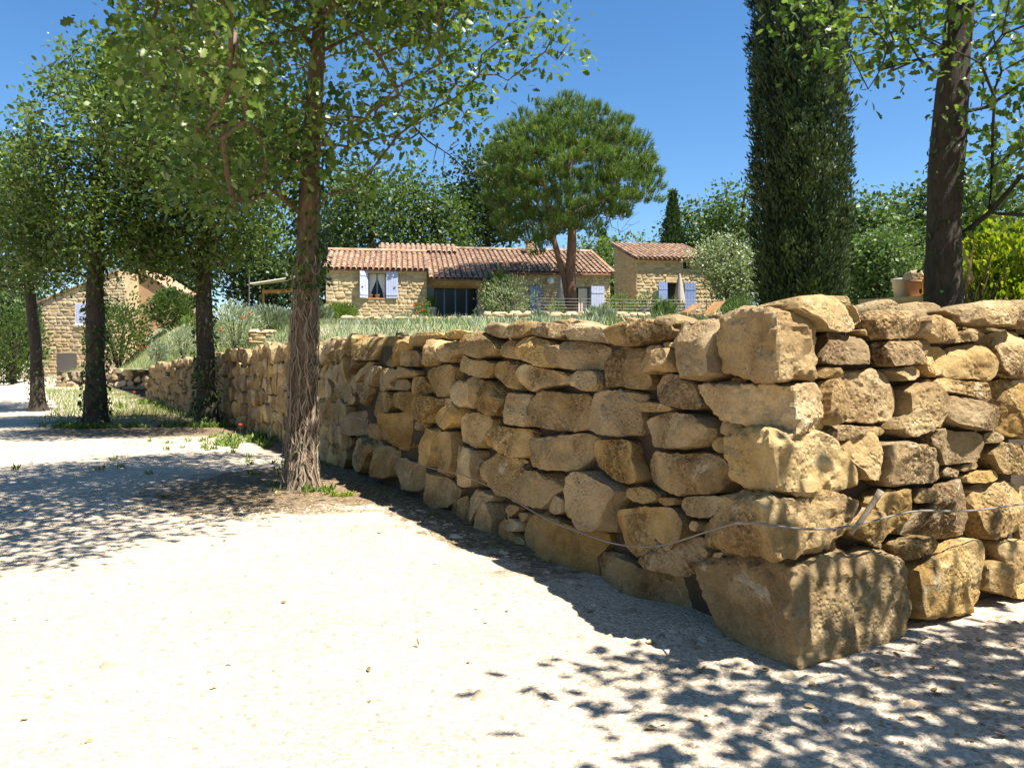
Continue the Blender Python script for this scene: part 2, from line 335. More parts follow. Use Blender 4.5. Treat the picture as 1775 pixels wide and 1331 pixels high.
# terrace ground
m, n, l, p = mat('terrace_earth'); tc = N(n, 'TexCoord'); nz = N(n, 'TexNoise', i_Scale=.8, i_Detail=8.0, i_Roughness=.7); l.new(tc.outputs['Object'], nz.inputs['Vector'])
r = ramp(n, [(.32, (.30, .225, .135)), (.48, (.21, .205, .10)), (.62, (.15, .19, .075)), (.75, (.26, .25, .13))]); l.new(nz.outputs[0], r.inputs[0]); l.new(r.outputs[0], p.inputs['Base Color']); p.inputs['Roughness'].default_value = 1
nb = N(n, 'TexNoise', i_Scale=18.0, i_Detail=6.0); l.new(tc.outputs['Object'], nb.inputs['Vector']); bp = N(n, 'Bump', i_Strength=.8, i_Distance=.05); l.new(nb.outputs[0], bp.inputs['Height']); l.new(bp.outputs[0], p.inputs['Normal'])
M['earth'] = m
xs = np.arange(-22, 46, .4); ys = np.arange(4.4, 92, .4)
tg = obj('terrain', grid_mesh('terrain', xs, ys, terr_z, M['earth'], lambda X, Y: behind(X, Y)[0] > .14)); tag(tg, kind='structure')
def surf(x, y):
    d = float(behind(np.array([x]), np.array([y]))[0][0])
    return float(terr_z(np.array([x]), np.array([y]))[0]) if d > .14 else float(ground_z(np.array([x]), np.array([y]))[0])
# ------------------------------------------------------------------ stones
def polar_outline(P, na, smooth=1):
    """P (n,2) star polygon about 0 -> radius at na angles"""
    an = np.arange(na)*2*math.pi/na; D = np.stack([np.cos(an), np.sin(an)], 1); A = P; B = np.roll(P, -1, 0); E = B-A
    den = D[:, None, 0]*E[None, :, 1]-D[:, None, 1]*E[None, :, 0]
    den = np.where(abs(den) < 1e-9, 1e-9, den)
    t = (A[None, :, 0]*E[None, :, 1]-A[None, :, 1]*E[None, :, 0])/den
    u = (A[None, :, 0]*D[:, None, 1]-A[None, :, 1]*D[:, None, 0])/den
    t = np.where((u >= -1e-6) & (u <= 1+1e-6) & (t > 0), t, -1).max(1)
    bad = t <= 0; t[bad] = np.abs(P).max()*.5
    for _ in range(smooth): t = .25*np.roll(t, 1)+.5*t+.25*np.roll(t, -1)
    return an, t
RHO = np.array([.12, .24, .35, .46, .56, .65, .73, .80, .86, .91, .95, .98, 1.0])
def stone_verts(P, D, back, seed, na=40, p=3.2, rough=1.0, cuts=5, rings=RHO, soft=1, facet=.22):
    rs = np.random.default_rng(seed); an, R = polar_outline(P, na, soft); size = np.sqrt(R.mean()**2*math.pi)
    w = D*np.maximum(0, 1-rings**p)**(1/p)
    rr = list(rings)+[.985, .9]; ww = list(w)+[-.45*back, -back]
    rr = np.array(rr); ww = np.array(ww); K = len(rr)
    U = rr[:, None]*R[None]*np.cos(an)[None]; Vv = rr[:, None]*R[None]*np.sin(an)[None]; Wd = np.repeat(ww[:, None], na, 1)
    Q = np.stack([U, Vv, Wd], -1).reshape(-1, 3); Q = np.vstack([Q, [[0, 0, D]], [[0, 0, -back]]])
    rq = np.concatenate([np.repeat(rr, na), [0, 0]])
    nrm = np.stack([np.concatenate([np.tile(np.cos(an), K), [0, 0]])*rq**5, np.concatenate([np.tile(np.sin(an), K), [0, 0]])*rq**5, (1-rq**5)+.05], 1)
    nrm /= np.linalg.norm(nrm, axis=1, keepdims=True)
    # broken planes: lower envelope of a few tilted planes gives crisp facets
    nf = 5+int(rs.integers(0, 5)); sc_ = R.mean()
    pk = rs.uniform(-.75, .75, (nf, 2))*np.array([abs(P[:, 0]).max(), abs(P[:, 1]).max()]); ak = rs.normal(size=(nf, 2))*facet; hk = D*rs.uniform(.82, 1.12, nf)
    env = (hk[None]+(Q[:, None, 0]-pk[None, :, 0])*ak[None, :, 0]+(Q[:, None, 1]-pk[None, :, 1])*ak[None, :, 1]).min(1)
    fr_ = Q[:, 2] > .02*D; Q[fr_, 2] = np.maximum(np.minimum(Q[fr_, 2], env[fr_]), .0)
    # chipped edges
    for c in range(cuts):
        a = rs.uniform(0, 2*math.pi); el = rs.uniform(.1, 1.5)
        nn = np.array([math.cos(a)*math.cos(el), math.sin(a)*math.cos(el), math.sin(el)])
        sup = (Q@nn).max(); off = sup*rs.uniform(.80, .98)
        ex = np.maximum(0, Q@nn-off); Q = Q-nn*ex[:, None]*.97
    front = (Q[:, 2] > -.3*back)[:, None]
    q = Q/max(size, .12)+rs.uniform(-50, 50, 3)
    ridg = 1-abs(fbm(q*1.6, 2, seed % 97)); 
    d = size*rough*(.018*fbm(q*1.6, 2, 1+seed % 89)+.03*(abs(fbm(q*2.9, 3, 7))-.35)+.024*fbm(q*9, 3, 5, .65))
    Q = Q+nrm*d[:, None]*front
    j = np.arange(na); j2 = (j+1) % na; Fc = []
    for k in range(K-1): Fc.append(np.stack([k*na+j, (k+1)*na+j, (k+1)*na+j2, k*na+j2], 1))
    quads = np.concatenate(Fc).tolist(); c = K*na
    tris = [[c, int(a), int(b)] for a, b in zip(j, j2)]+[[c+1, int((K-1)*na+b), int((K-1)*na+a)] for a, b in zip(j, j2)]
    return Q, quads+tris
def inflate(P, k): return P*(1+k)
STONES = []   # (area on picture, name, build fn)
class Plane:
    def __init__(s, base, du, lean):
        s.b = np.array([*base, 0.]); u = np.array([*du, 0.]); s.u = u/np.linalg.norm(u)
        nh = np.cross(s.u, [0, 0, 1.]); nh /= np.linalg.norm(nh)
        if nh[1] > 0: nh = -nh
        s.n = nh*math.cos(lean)+np.array([0, 0, math.sin(lean)]); s.v = np.array([0, 0, 1.])*math.cos(lean)-nh*math.sin(lean)
    def hit(s, px, py, off=0.):
        d = ray(px, py); o = np.array([0, 0, EYE]); t = ((s.b+s.n*off-o)@s.n)/(d@s.n); return o+d*t
    def uv(s, X): return np.array([(X-s.b)@s.u, (X-s.b)@s.v])
PL = Plane((1.53, 4.33), (-.447, .894), .055)
PR = Plane((1.53, 4.33), (.857, .515), .055)
CROPS = dict(a=(560, 560), b=(560, 760), c=(800, 540), d=(800, 766), e=(1000, 540), f=(1000, 800), g=(350, 560), h=(1200, 500), i=(1200, 730), j=(1200, 930), k=(1420, 500), l=(1420, 700), m=(1420, 880))
# outlines of the nearer wall stones, measured on the photograph (crop key, then points at five units to the pixel)
TL = """a 430,300 450,130 520,90 650,150 720,180 660,240 640,330 630,390 540,385 420,345
a 645,260 700,225 780,240 810,300 800,370 720,380 645,350
a 815,190 860,140 950,140 975,200 1000,320 930,360 830,365 800,290
a 985,200 1050,160 1160,130 1160,240 1090,290 1080,340 1030,335 990,280
a 700,110 870,70 960,80 1000,120 870,140 800,190 730,200
a 970,80 1100,50 1200,70 1180,120 1050,140 980,120
a 1155,170 1210,75 1320,60 1400,110 1500,180 1500,260 1340,320 1230,270 1155,220
a 1090,290 1150,255 1230,275 1340,330 1440,320 1500,310 1470,400 1460,480 1380,475 1200,420 1100,360
a 250,230 310,120 440,110 430,180 410,260 400,320 270,330 240,290
a 0,120 40,110 110,150 170,180 120,220 60,270 20,350 0,350
a 60,280 130,200 200,170 220,220 160,340 120,360
a 95,400 200,330 240,470 250,590 170,620 100,590 50,510
a 180,330 220,230 250,300 310,330 280,380 250,450 220,420
a 265,430 330,370 350,330 420,340 400,380 320,460 300,500 240,520
a 340,430 410,360 490,390 430,470 410,550 350,540
a 415,500 450,440 530,390 610,400 640,460 560,510 590,570 440,595 410,570
a 625,420 660,375 730,390 810,430 760,460 640,480
a 555,510 590,480 700,490 720,530 700,590 610,585 570,555
a 715,500 760,455 830,460 880,550 880,600 800,640 740,590 720,560
a 795,390 900,375 1090,350 1120,420 1130,480 1095,520 1095,630 1000,640 910,615 890,550 850,480
a 1100,510 1150,485 1255,490 1245,590 1270,700 1220,745 1150,720 1105,640 1090,560
a 1255,480 1290,460 1490,510 1580,580 1560,700 1500,810 1430,810 1310,730 1270,650 1245,570
a 0,365 70,360 100,385 50,410 0,415
a 0,430 90,430 60,480 0,490
a 0,590 90,600 140,620 120,680 50,690 0,650
a 135,640 240,630 265,680 210,710 150,690
a 250,520 350,510 400,580 350,620 320,720 290,690 265,620
a 330,650 400,590 590,600 620,710 560,760 420,835 370,810 380,740 310,720
a 590,620 620,595 760,590 790,650 770,720 765,815 700,790 620,700
a 770,690 800,640 880,620 970,650 940,720 890,790 880,870 800,840 770,790
a 885,850 920,770 1000,690 1090,680 1200,760 1130,870 1070,915 990,925 900,890
a 970,660 1100,645 1120,690 1000,710
a 40,720 130,690 220,730 200,790 120,800 100,900 40,800
a 165,890 200,790 300,740 330,860 310,960 230,980 170,960
a 315,890 400,870 510,870 530,980 480,1025 400,1000 350,960
a 460,820 550,780 680,760 770,850 720,900 690,960 720,1020 720,1110 640,1110 560,1040 530,950 510,870
a 770,850 880,880 840,910 780,930 740,900
a 720,1060 780,960 860,900 960,910 950,1000 940,1080 960,1210 920,1250 830,1210 740,1140 710,1100
a 945,1060 970,930 1110,930 1105,1030 1110,1180 1090,1270 1080,1340 1010,1340 950,1290
a 1120,930 1150,830 1220,770 1380,770 1430,840 1430,930 1370,1020 1330,1095 1200,1050 1130,1000
a 1105,1080 1180,1050 1320,1100 1330,1180 1320,1350 1300,1420 1160,1420 1085,1380 1110,1250
a 1330,1150 1400,1110 1500,1160 1680,1190 1680,1260 1640,1380 1620,1540 1520,1510 1400,1440 1340,1370 1320,1280
a 55,980 120,955 220,990 210,1070 150,1090 50,1050
a 40,1060 180,1090 200,1160 150,1260 40,1220
a 190,1200 220,1060 290,990 400,1000 440,1060 390,1130 350,1230 300,1300 230,1290
a 400,1120 450,1050 530,1060 600,1100 560,1180 550,1340 450,1340 340,1310 360,1200
a 560,1180 630,1165 790,1220 820,1290 800,1460 740,1475 640,1410 560,1320
b 810,300 950,290 1080,380 1150,460 1100,520 980,615 880,590 800,510
b 1650,390 1700,190 1725,300 1680,400
b 1025,600 1080,540 1200,490 1220,580 1250,680 1200,770 1110,710 1040,660
b 1210,480 1260,440 1380,450 1480,520 1400,580 1350,660 1270,770 1230,700
b 1300,720 1360,640 1400,550 1460,560 1480,680 1450,760 1440,910 1370,900 1290,850
b 1450,760 1530,680 1600,780 1680,900 1700,1030 1620,1020 1470,970 1440,900
b 1515,620 1560,570 1650,590 1600,660 1570,690
b 1600,650 1700,640 1680,730 1620,690
b 1550,740 1600,690 1660,720 1670,810 1590,800
c 100,75 250,90 340,100 370,190 330,230 250,215 160,170
c 340,100 420,75 560,75 570,120 560,190 440,225 345,225
c 575,100 650,80 800,110 870,90 900,130 880,200 860,240 740,225 580,200 560,140
c 870,110 940,90 1110,105 1180,130 1200,190 1270,260 1210,275 1060,250 890,240 880,190
c 1190,140 1330,110 1400,70 1580,50 1600,90 1680,70 1760,70 1755,230 1690,250 1540,255 1430,285 1330,300 1260,230
c 275,270 310,240 440,250 460,330 510,420 420,410 340,400 320,320
c 450,260 490,215 620,220 740,250 770,330 770,400 790,490 700,490 610,450 510,410 470,340
c 770,310 800,295 870,300 900,265 1020,250 1150,290 1180,330 1170,430 1150,490 1020,505 900,500 790,470 765,400
c 1150,480 1190,420 1200,340 1250,275 1320,300 1440,310 1520,290 1560,390 1530,440 1530,530 1590,560 1570,670 1480,680 1300,655 1200,660 1160,610 1145,540
c 275,470 330,425 460,425 540,450 500,520 480,590 540,690 440,680 320,630 270,560
c 520,480 570,450 700,500 890,540 880,620 760,640 620,700 540,680 480,620 490,560
c 880,570 940,550 1010,510 1100,505 1140,530 1160,630 1110,690 1070,690 960,640
c 345,920 380,850 385,700 450,695 600,720 570,780 550,840 570,900 590,990 540,1000 430,985 345,965
c 580,780 620,740 660,690 740,680 880,710 1050,720 1050,840 1030,940 1020,1020 900,1035 740,1030 620,990 570,930 555,850
c 1040,930 1080,850 1110,720 1190,680 1330,665 1500,690 1580,740 1500,790 1460,880 1480,960 1470,1070 1330,1080 1180,1070 1090,1080 1050,1010
c 165,1150 220,1080 230,1000 300,975 420,1000 640,1035 560,1080 540,1270 450,1270 330,1220 270,1170
c 540,1080 600,1070 720,1055 980,1050 1050,1060 1080,1150 1080,1330 1010,1365 920,1380 760,1375 550,1330
c 1020,1180 1060,1130 1100,1100 1250,1100 1400,1120 1420,1200 1430,1300 1520,1460 1490,1495 1380,1490 1290,1460 1150,1380 1090,1340 1060,1280 1030,1230
e 760,110 830,70 950,50 1100,60 1240,70 1235,250 1220,400 1260,550 1110,620 1010,600 870,560 820,530 800,420 790,330 750,230
e 600,40 700,20 770,50 780,110 620,100
e 535,440 590,370 660,330 770,315 810,420 820,520 690,520 580,545 535,510
e 510,330 550,290 640,285 665,315 600,350 540,375
e 665,255 760,260 775,305 670,305
e 590,620 620,540 720,530 830,540 920,580 1010,620 1040,700 1090,770 1110,850 1000,850 850,830 720,800 620,750 585,690
e 455,890 490,865 560,865 700,860 830,870 1000,880 1090,900 1190,1020 1170,1080 1080,1150 940,1190 770,1190 600,1170 510,1110 480,1060 490,960
e 490,780 560,770 700,800 830,850 660,865 480,865
e 1185,990 1210,935 1310,940 1420,980 1430,1040 1380,1100 1320,1100 1200,1060
e 1275,580 1300,565 1390,575 1400,620 1320,630 1285,620
e 1140,1170 1190,1080 1260,1100 1270,1200 1200,1230
f 490,20 500,-70 600,-100 760,-80 830,-90 920,-70 1010,-90 1200,-60 1280,30 1270,200 1180,285 1090,290 960,290 760,285 680,240 560,205 510,140
d 840,350 900,290 1000,250 1100,250 1180,300 1330,380 1350,460 1290,520 1270,600 1250,790 1170,790 1000,720 910,640 860,540 835,440
f 355,270 380,235 520,220 680,270 650,340 540,365 430,330
f 645,330 700,310 820,320 800,370 720,390
f 820,350 880,310 1020,285 1180,295 1210,370 1160,490 1040,495 940,470 850,410
f 220,480 260,430 400,390 560,385 800,400 900,480 920,560 870,690 800,760 740,805 640,800 480,830 380,820 310,750 290,680 240,570
f 480,830 600,800 740,810 830,750 900,640 1000,700 1030,850 1020,940 880,1015 830,1000 700,995 610,960 540,900
f 95,800 110,730 220,790 400,870 540,930 640,990 830,1010 880,1030 900,1150 960,1350 975,1460 850,1440 600,1370 350,1290 220,1200 190,1080 130,950
f 920,560 960,510 1010,530 1000,610 930,590
f 1000,600 1060,520 1150,510 1120,620 1080,680 1020,660
f 1010,790 1060,745 1120,780 1090,840
f 1115,850 1150,790 1260,790 1280,850 1230,900 1130,900
f 1295,840 1340,800 1440,830 1400,870 1330,880
d 415,440 450,380 500,260 570,240 700,260 870,290 860,330 840,400 760,480 710,560 690,580 600,570 500,545 420,530
d 710,580 740,500 790,465 850,500 870,600 820,630 740,620
d 475,780 490,680 520,630 640,610 760,640 900,700 1050,760 1230,800 1250,880 1130,900 1110,1000 1130,1100 1140,1230 1100,1280 960,1300 860,1190 760,1160 650,1070 600,1040 520,960 480,880"""
TR = """h 770,150 830,90 1000,60 1200,40 1400,45 1490,80 1540,200 1570,270 1480,370 1300,365 1100,355 1040,290 900,220
h 1065,370 1130,390 1170,490 1100,560 1080,450
k 10,640 100,480 170,370 320,370 520,420 590,500 620,620 580,650 400,650 200,660
k 520,400 490,330 480,200 600,180 740,180 830,170 910,260 900,390 820,430 660,440 540,430
k 430,350 510,340 520,400 440,390
k 570,450 700,455 810,455 870,540 930,610 900,650 760,665 650,680 620,600
k 900,430 930,240 1100,220 1250,280 1300,360 1280,420 1140,440 1100,470 980,470
k 870,460 960,420 980,490 930,590 880,530
k 1180,450 1290,370 1400,330 1490,390 1480,440 1300,460 1200,470
k 1180,170 1400,110 1420,200 1350,300 1290,290 1280,230
k 1420,140 1500,95 1680,90 1710,160 1710,330 1560,320 1440,320 1370,300 1420,220
k 1700,90 1850,100 1900,200 1880,330 1780,350 1720,330
k 945,600 980,490 1100,490 1200,500 1220,580 1150,740 1050,770 930,720 920,660
k 1200,530 1290,490 1480,470 1540,560 1570,680 1500,800 1330,780 1200,780 1130,740 1180,640
k 1500,400 1620,360 1850,360 1900,560 1860,800 1640,770 1580,700 1560,560
k 20,690 110,680 280,690 250,770 100,780 20,740
k 0,760 60,780 110,870 110,960 60,1060 0,1040
k 20,1160 60,900 100,790 180,770 240,860 230,1040 220,1180 120,1190
k 240,1160 250,900 290,730 380,680 600,690 730,740 750,850 740,1060 700,1160 500,1165
k 640,690 900,665 950,740 860,790 760,800
k 760,860 870,820 960,780 1050,850 1070,980 1110,1090 1060,1180 900,1240 800,1290 680,1260 760,1080
k 975,780 1040,780 1115,860 1070,910 1020,870
k 1070,790 1160,770 1300,800 1500,820 1570,920 1540,990 1400,960 1230,900 1120,890
k 1080,960 1130,920 1280,930 1400,980 1540,1020 1580,1140 1560,1230 1400,1230 1200,1180 1110,1060
k 1530,810 1660,780 1850,830 1900,1100 1850,1330 1670,1280 1600,1200 1580,1050 1560,950
k 1095,1100 1140,1090 1190,1190 1130,1210
l 100,190 250,180 430,200 660,190 660,280 450,290 300,300 200,350
l 220,400 280,310 420,230 520,235 590,320 595,640 540,670 380,660 370,600 300,500
l 590,360 700,320 880,310 980,350 1050,450 1130,560 1110,690 900,700 710,710 600,740 590,600
l 850,300 990,230 1150,215 1260,240 1460,250 1530,360 1550,470 1400,510 1130,540 1040,420 960,330
l 1460,270 1560,235 1650,290 1600,330 1520,330
l 1540,370 1640,330 1850,350 1900,500 1850,620 1650,610 1590,540 1550,450
l 1260,570 1400,520 1560,515 1580,550 1420,580 1300,590
l 1140,600 1200,550 1310,590 1320,635 1150,635
l 1320,640 1500,590 1630,570 1645,660 1500,690 1340,690
l 1350,780 1470,740 1560,690 1700,680 1850,700 1900,900 1850,1130 1620,1170 1500,1185 1460,1080 1450,980 1400,900
l 710,1180 800,1080 960,920 1080,790 1150,680 1320,650 1360,780 1420,920 1470,1080 1420,1130 1180,1200 1040,1190 900,1150
l 490,860 640,740 880,740 940,720 900,880 830,1000 700,1130 610,1170 560,1000
l 890,870 940,730 1060,740 1080,800 1020,860
l 290,1110 400,1000 480,895 550,950 610,1130 560,1210 430,1210 330,1160
l 80,1240 200,1185 260,1280 150,1315
m 700,310 960,235 1040,330 960,410 800,480 720,400
m 545,330 620,305 670,350 640,370
m 840,500 1080,370 1250,300 1380,260 1480,300 1510,400 1500,600 1440,700 1400,920 1250,970 1050,1020 900,980 850,750
m 1510,470 1590,460 1680,580 1670,780 1500,720
m 1560,290 1850,280 1880,500 1850,660 1690,660 1680,560 1600,430
m 1690,640 1860,640 1900,760 1700,790"""
def parse(T):
    out = []
    for ln in T.split('\n'):
        k, *pts = ln.split(); ox, oy = CROPS[k]
        out.append([(ox+float(q.split(',')[0])/5, oy+float(q.split(',')[1])/5) for q in pts])
    return out
wall = thing('dry_stone_wall', 'tall corner retaining wall of big rough ochre limestone blocks', 'wall', (1.53, 4.33, 0)); wall['kind'] = 'thing'
def emit_stone(Qw, faces, parent, name='stone', mt='stone', smooth=True):
    c = Qw.mean(0); return obj(name, mesh_np(name, Qw-c, faces, M[mt], smooth, None, math.radians(24)), parent, c)
def area(P): x, y = P[:, 0], P[:, 1]; return .5*abs(np.dot(x, np.roll(y, 1))-np.dot(y, np.roll(x, 1)))
def plane_stone(plane, pix, seed, parent, D=None, off=0., na=64, mt='stone'):
    W3 = np.array([plane.hit(*q, off) for q in pix]); uv = np.array([plane.uv(x) for x in W3]); c = (uv.max(0)+uv.min(0))/2
    P = (uv-c)*.985; sz = math.sqrt(area(P)); rs = np.random.default_rng(seed)
    D = D or min(.2, .30*sz+.02)*rs.uniform(.8, 1.15); back = max(.16, .7*sz)
    sm = sz < .14
    Q, fc = stone_verts(P, D, back, seed, 28 if sm else na, p=rs.uniform(6.0, 13.0), rough=.7 if sm else 1.0, cuts=3 if sm else 6)
    off2 = off+rs.uniform(-.035, .03)-(.05 if sm else 0)
    crest = min(q[1] for q in pix) < 598
    Q[:, 2] += (rs.uniform(-.16, .08)*Q[:, 1]+rs.normal()*.10*Q[:, 0])*(Q[:, 2] > -.02)
    if crest: Q[:, 2] -= .6*np.maximum(0, Q[:, 1]-.12*sz)*(Q[:, 2] > -.05)
    Wd = plane.b+plane.u*(Q[:, :1]+c[0])+plane.v*(Q[:, 1:2]+c[1])+plane.n*(Q[:, 2:]+off2-D*.55)
    if np.dot(np.cross(plane.u, plane.v), plane.n) < 0: fc = [f[::-1] for f in fc]
    return emit_stone(Wd, fc, parent, 'stone', mt)
NS = 0
for i, pix in enumerate(parse(TL)): plane_stone(PL, pix, 100+i, wall); NS += 1
for i, pix in enumerate(parse(TR)): plane_stone(PR, pix, 400+i, wall, mt='pale_sunlit_stone' if i in (0, 21, 30) else 'stone'); NS += 1
# corner blocks: hull of the two visible faces, remeshed and roughened
def remesh(V, voxel):
    bm = bmesh.new()
    for v in V: bm.verts.new(v)
    res = bmesh.ops.convex_hull(bm, input=bm.verts); dead = [g for g in set(res['geom_interior']+res['geom_unused']) if isinstance(g, bmesh.types.BMVert)]
    bmesh.ops.delete(bm, geom=dead, context='VERTS'); me = bpy.data.meshes.new('tmp'); bm.to_mesh(me); bm.free()
    o = bpy.data.objects.new('tmp', me); COL.objects.link(o); md = o.modifiers.new('r', 'REMESH'); md.mode = 'VOXEL'; md.voxel_size = voxel
    dg = bpy.context.evaluated_depsgraph_get(); ev = o.evaluated_get(dg).to_mesh()
    n_ = len(ev.vertices); co = np.zeros(n_*3); ev.vertices.foreach_get('co', co); no = np.zeros(n_*3); ev.vertices.foreach_get('normal', no)
    Fc = [list(q.vertices) for q in ev.polygons]; bpy.data.objects.remove(o)
    return co.reshape(-1, 3), no.reshape(-1, 3), Fc
def corner_stone(crop, Lp, Ep, Rp, seed, depth=.42, rough=.9, mt='stone'):
    ox, oy = CROPS[crop]; pts = []
    inL, inR = -PL.n*np.array([1, 1, 0]), -PR.n*np.array([1, 1, 0])
    for x, y in Lp: h = PL.hit(ox+x/5, oy+y/5, .02); pts += [h, h+inL*depth]
    for x, y in Rp: h = PR.hit(ox+x/5, oy+y/5, .02); pts += [h, h+inR*depth]
    for x, y in Ep:
        a = PL.hit(ox+x/5, oy+y/5, .05); b = PR.hit(ox+x/5, oy+y/5, .05); h = a if a[1] < b[1] else b; pts.append(h); pts.append(h+(inL+inR)*depth)
    Q, nr, Fc = remesh(np.array(pts), .022); rs = np.random.default_rng(seed); c = Q.mean(0); Q = Q-c; size = .45
    for k in range(8):
        a = rs.uniform(0, 6.28); el = rs.uniform(-.4, 1.3); nn = np.array([math.cos(a)*math.cos(el), math.sin(a)*math.cos(el), math.sin(el)])
        if nn[1] > .3: nn[1] *= -1
        sp = (Q@nn).max(); ex = np.maximum(0, Q@nn-sp*rs.uniform(.93, .99)); Q -= nn*ex[:, None]*.9
    q = Q/size+rs.uniform(-40, 40, 3)
    d = rough*size*(.035*fbm(q*1.7, 2, seed)+.05*(abs(fbm(q*1.9, 3, seed+3))-.35)+.03*(abs(fbm(q*4.3, 2, seed+9))-.35)+.035*fbm(q*9, 3, seed+5, .6))
    Q = Q+nr*d[:, None]
    o = obj('stone', mesh_np('stone', Q, Fc, M[mt], True, None, math.radians(26)), wall, c); return o
corner_stone('h', [(245, 220), (240, 450), (215, 610), (240, 715), (380, 765), (520, 808), (480, 165)], [(715, 165), (735, 450), (745, 805)], [(830, 175), (1000, 285), (1065, 380), (1095, 600), (1100, 785)], 31)
corner_stone('h', [(5, 835), (100, 1015), (200, 1125), (330, 1165), (600, 1205), (690, 1255), (520, 815)], [(880, 825), (900, 1040), (920, 1275)], [(1080, 820), (1120, 950), (1110, 1130), (1050, 1265)], 32)
corner_stone('i', [(255, 160), (410, 140), (440, 60), (245, 240), (320, 440), (370, 540), (520, 615), (650, 635)], [(700, 95), (740, 330), (740, 610)], [(1040, 110), (1110, 60), (1250, 150), (1330, 260), (1475, 460), (1430, 545), (1250, 615), (1130, 640)], 33, .5, .9, 'pale_sunlit_stone')  # sun on this block's sloping top is put into its lighter colour
corner_stone('i', [(230, 660), (160, 880), (85, 1065), (300, 1135), (480, 675)], [(600, 680), (650, 950), (740, 1215)], [(1350, 590), (1445, 650), (1440, 780), (1300, 990), (1100, 1135), (790, 1215)], 34, .5)
corner_stone('j', [(30, 235), (15, 330), (80, 500), (160, 640), (200, 770), (330, 840), (390, 1000), (550, 1095), (750, 1130), (300, 270)], [(890, 265), (860, 700), (920, 1190)], [(1150, 165), (1550, 130), (1880, 180), (1930, 350), (1960, 710), (1800, 910), (1350, 1045)], 35, .6)
NS += 5
# ---- the arm running away: irregular courses beyond the traced part, and a second row behind the crest
def along(line, s):
    seg = np.linalg.norm(np.diff(line, axis=0), axis=1); cs = np.concatenate([[0], np.cumsum(seg)]); s = min(max(s, 0), cs[-1]-1e-6)
    k = int(np.searchsorted(cs, s, 'right')-1); t = (line[k+1]-line[k])/seg[k]; return line[k]+t*(s-cs[k]), t
def courses(line, s0, s1, zb, zt, ch, sw, seed, jit=.3):
    """irregular course cells: list of (centre s, centre z, outline in s,z)"""
    rs = np.random.default_rng(seed); out = []; zmax = max(zt(s0), zt(s1), zt((s0+s1)/2))
    nrow = int(round(zmax/ch)); ph = rs.uniform(0, 9, nrow+1)
    def zc(r, s):
        b, t = zb(s), zt(s); f = r/nrow
        return b+(t-b)*f+(0 if r in (0,) else .22*ch*(math.sin(s*1.7+ph[r])+.6*math.sin(s*4.1+ph[r]*2)))
    for r in range(nrow):
        s = s0-rs.uniform(0, sw)
        while s < s1:
            w = sw*rs.uniform(.55, 1.5); a, b = s, s+w; s = b
            if b < s0 or a > s1: continue
            pts = [(a, zc(r, a)), ((a+b)/2, zc(r, (a+b)/2)), (b, zc(r, b)), (b, (zc(r, b)+zc(r+1, b))/2), (b, zc(r+1, b)), ((a+b)/2, zc(r+1, (a+b)/2)), (a, zc(r+1, a)), (a, (zc(r, a)+zc(r+1, a))/2)]
            pts = np.array(pts)+rs.uniform(-1, 1, (8, 2))*np.array([w*.10, ch*.13]); out.append(pts)
    return out
def course_stone(line, pts, side, seed, parent, mt='stone', na=20, lean=.05, dsc=1., inset=0., join=None):
    c = (pts.max(0)+pts.min(0))/2; P = (pts-c)*1.0; p0, t = along(line, c[0]); u = np.array([*t, 0.]); nh = np.array([t[1], -t[0], 0.])*side
    n_ = nh*math.cos(lean)+np.array([0, 0, math.sin(lean)]); v = np.array([0, 0, 1.])*math.cos(lean)-nh*math.sin(lean)
    rs = np.random.default_rng(seed); sz = math.sqrt(area(P)); D = min(.2, .34*sz)*rs.uniform(.8, 1.2)*dsc
    Q, fc = stone_verts(P, D, max(.12, .6*sz), seed, na, rs.uniform(5, 10), 1.0, 5, RHO[[1, 3, 5, 7, 9, 11, 12]], 1)
    o = np.array([*p0, c[1]])
    Wd = o+u*Q[:, :1]+v*Q[:, 1:2]+n_*(Q[:, 2:]+rs.uniform(-.04, .03)-D*.55-inset-c[1]*math.sin(lean))
    if np.dot(np.cross(u, v), n_) < 0: fc = [f[::-1] for f in fc]
    if join is not None: join.add(Wd, fc); return
    return emit_stone(Wd, fc, parent, 'stone', mt)
S0 = 9.6
zb = lambda s: float(ground_z(*[np.array([q]) for q in along(WL, s)[0]])[0])-.04
zt = lambda s: float(wall_top(along(WL, s)[0][1]))+.02*math.sin(s*2.2)
cells = courses(WL, S0, 33.9, zb, zt, .34, .50, 5); cells.sort(key=lambda q: q[:, 0].mean())
rest = MB()
for i, pts in enumerate(cells):
    far = NS >= 296
    course_stone(WL, pts, -1, 900+i, wall, join=rest if far else None); NS += 0 if far else 1
# second row on the crest and the return at the far end
for i, s in enumerate(np.arange(1.2, 33.5, .42)):
    rs = np.random.default_rng(3000+i); s = s+rs.uniform(-.1, .1); w, h = rs.uniform(.24, .5), rs.uniform(.10, .2); z = zt(s)-.02+rs.uniform(-.05, .04)
    a = np.arange(8)*math.pi/4; pts = np.stack([s+np.cos(a)*w*.5, z+np.sin(a)*h*.55], 1)+rs.uniform(-.03, .03, (8, 2))
    course_stone(WL, pts, -1, 3100+i, wall, inset=.3+rs.uniform(-.06, .2), dsc=1.6, join=rest)
ER = np.array([(-15.5, 34.0), (-14.4, 36.2)])
for i, pts in enumerate(courses(np.array([(-15.4, 34.05), (-14.0, 36.6)]), 0, 2.5, lambda s: .2, lambda s: 1.7, .34, .5, 15)): course_stone(np.array([(-15.4, 34.05), (-14.0, 36.6)]), pts, -1, 3500+i, wall, join=rest)
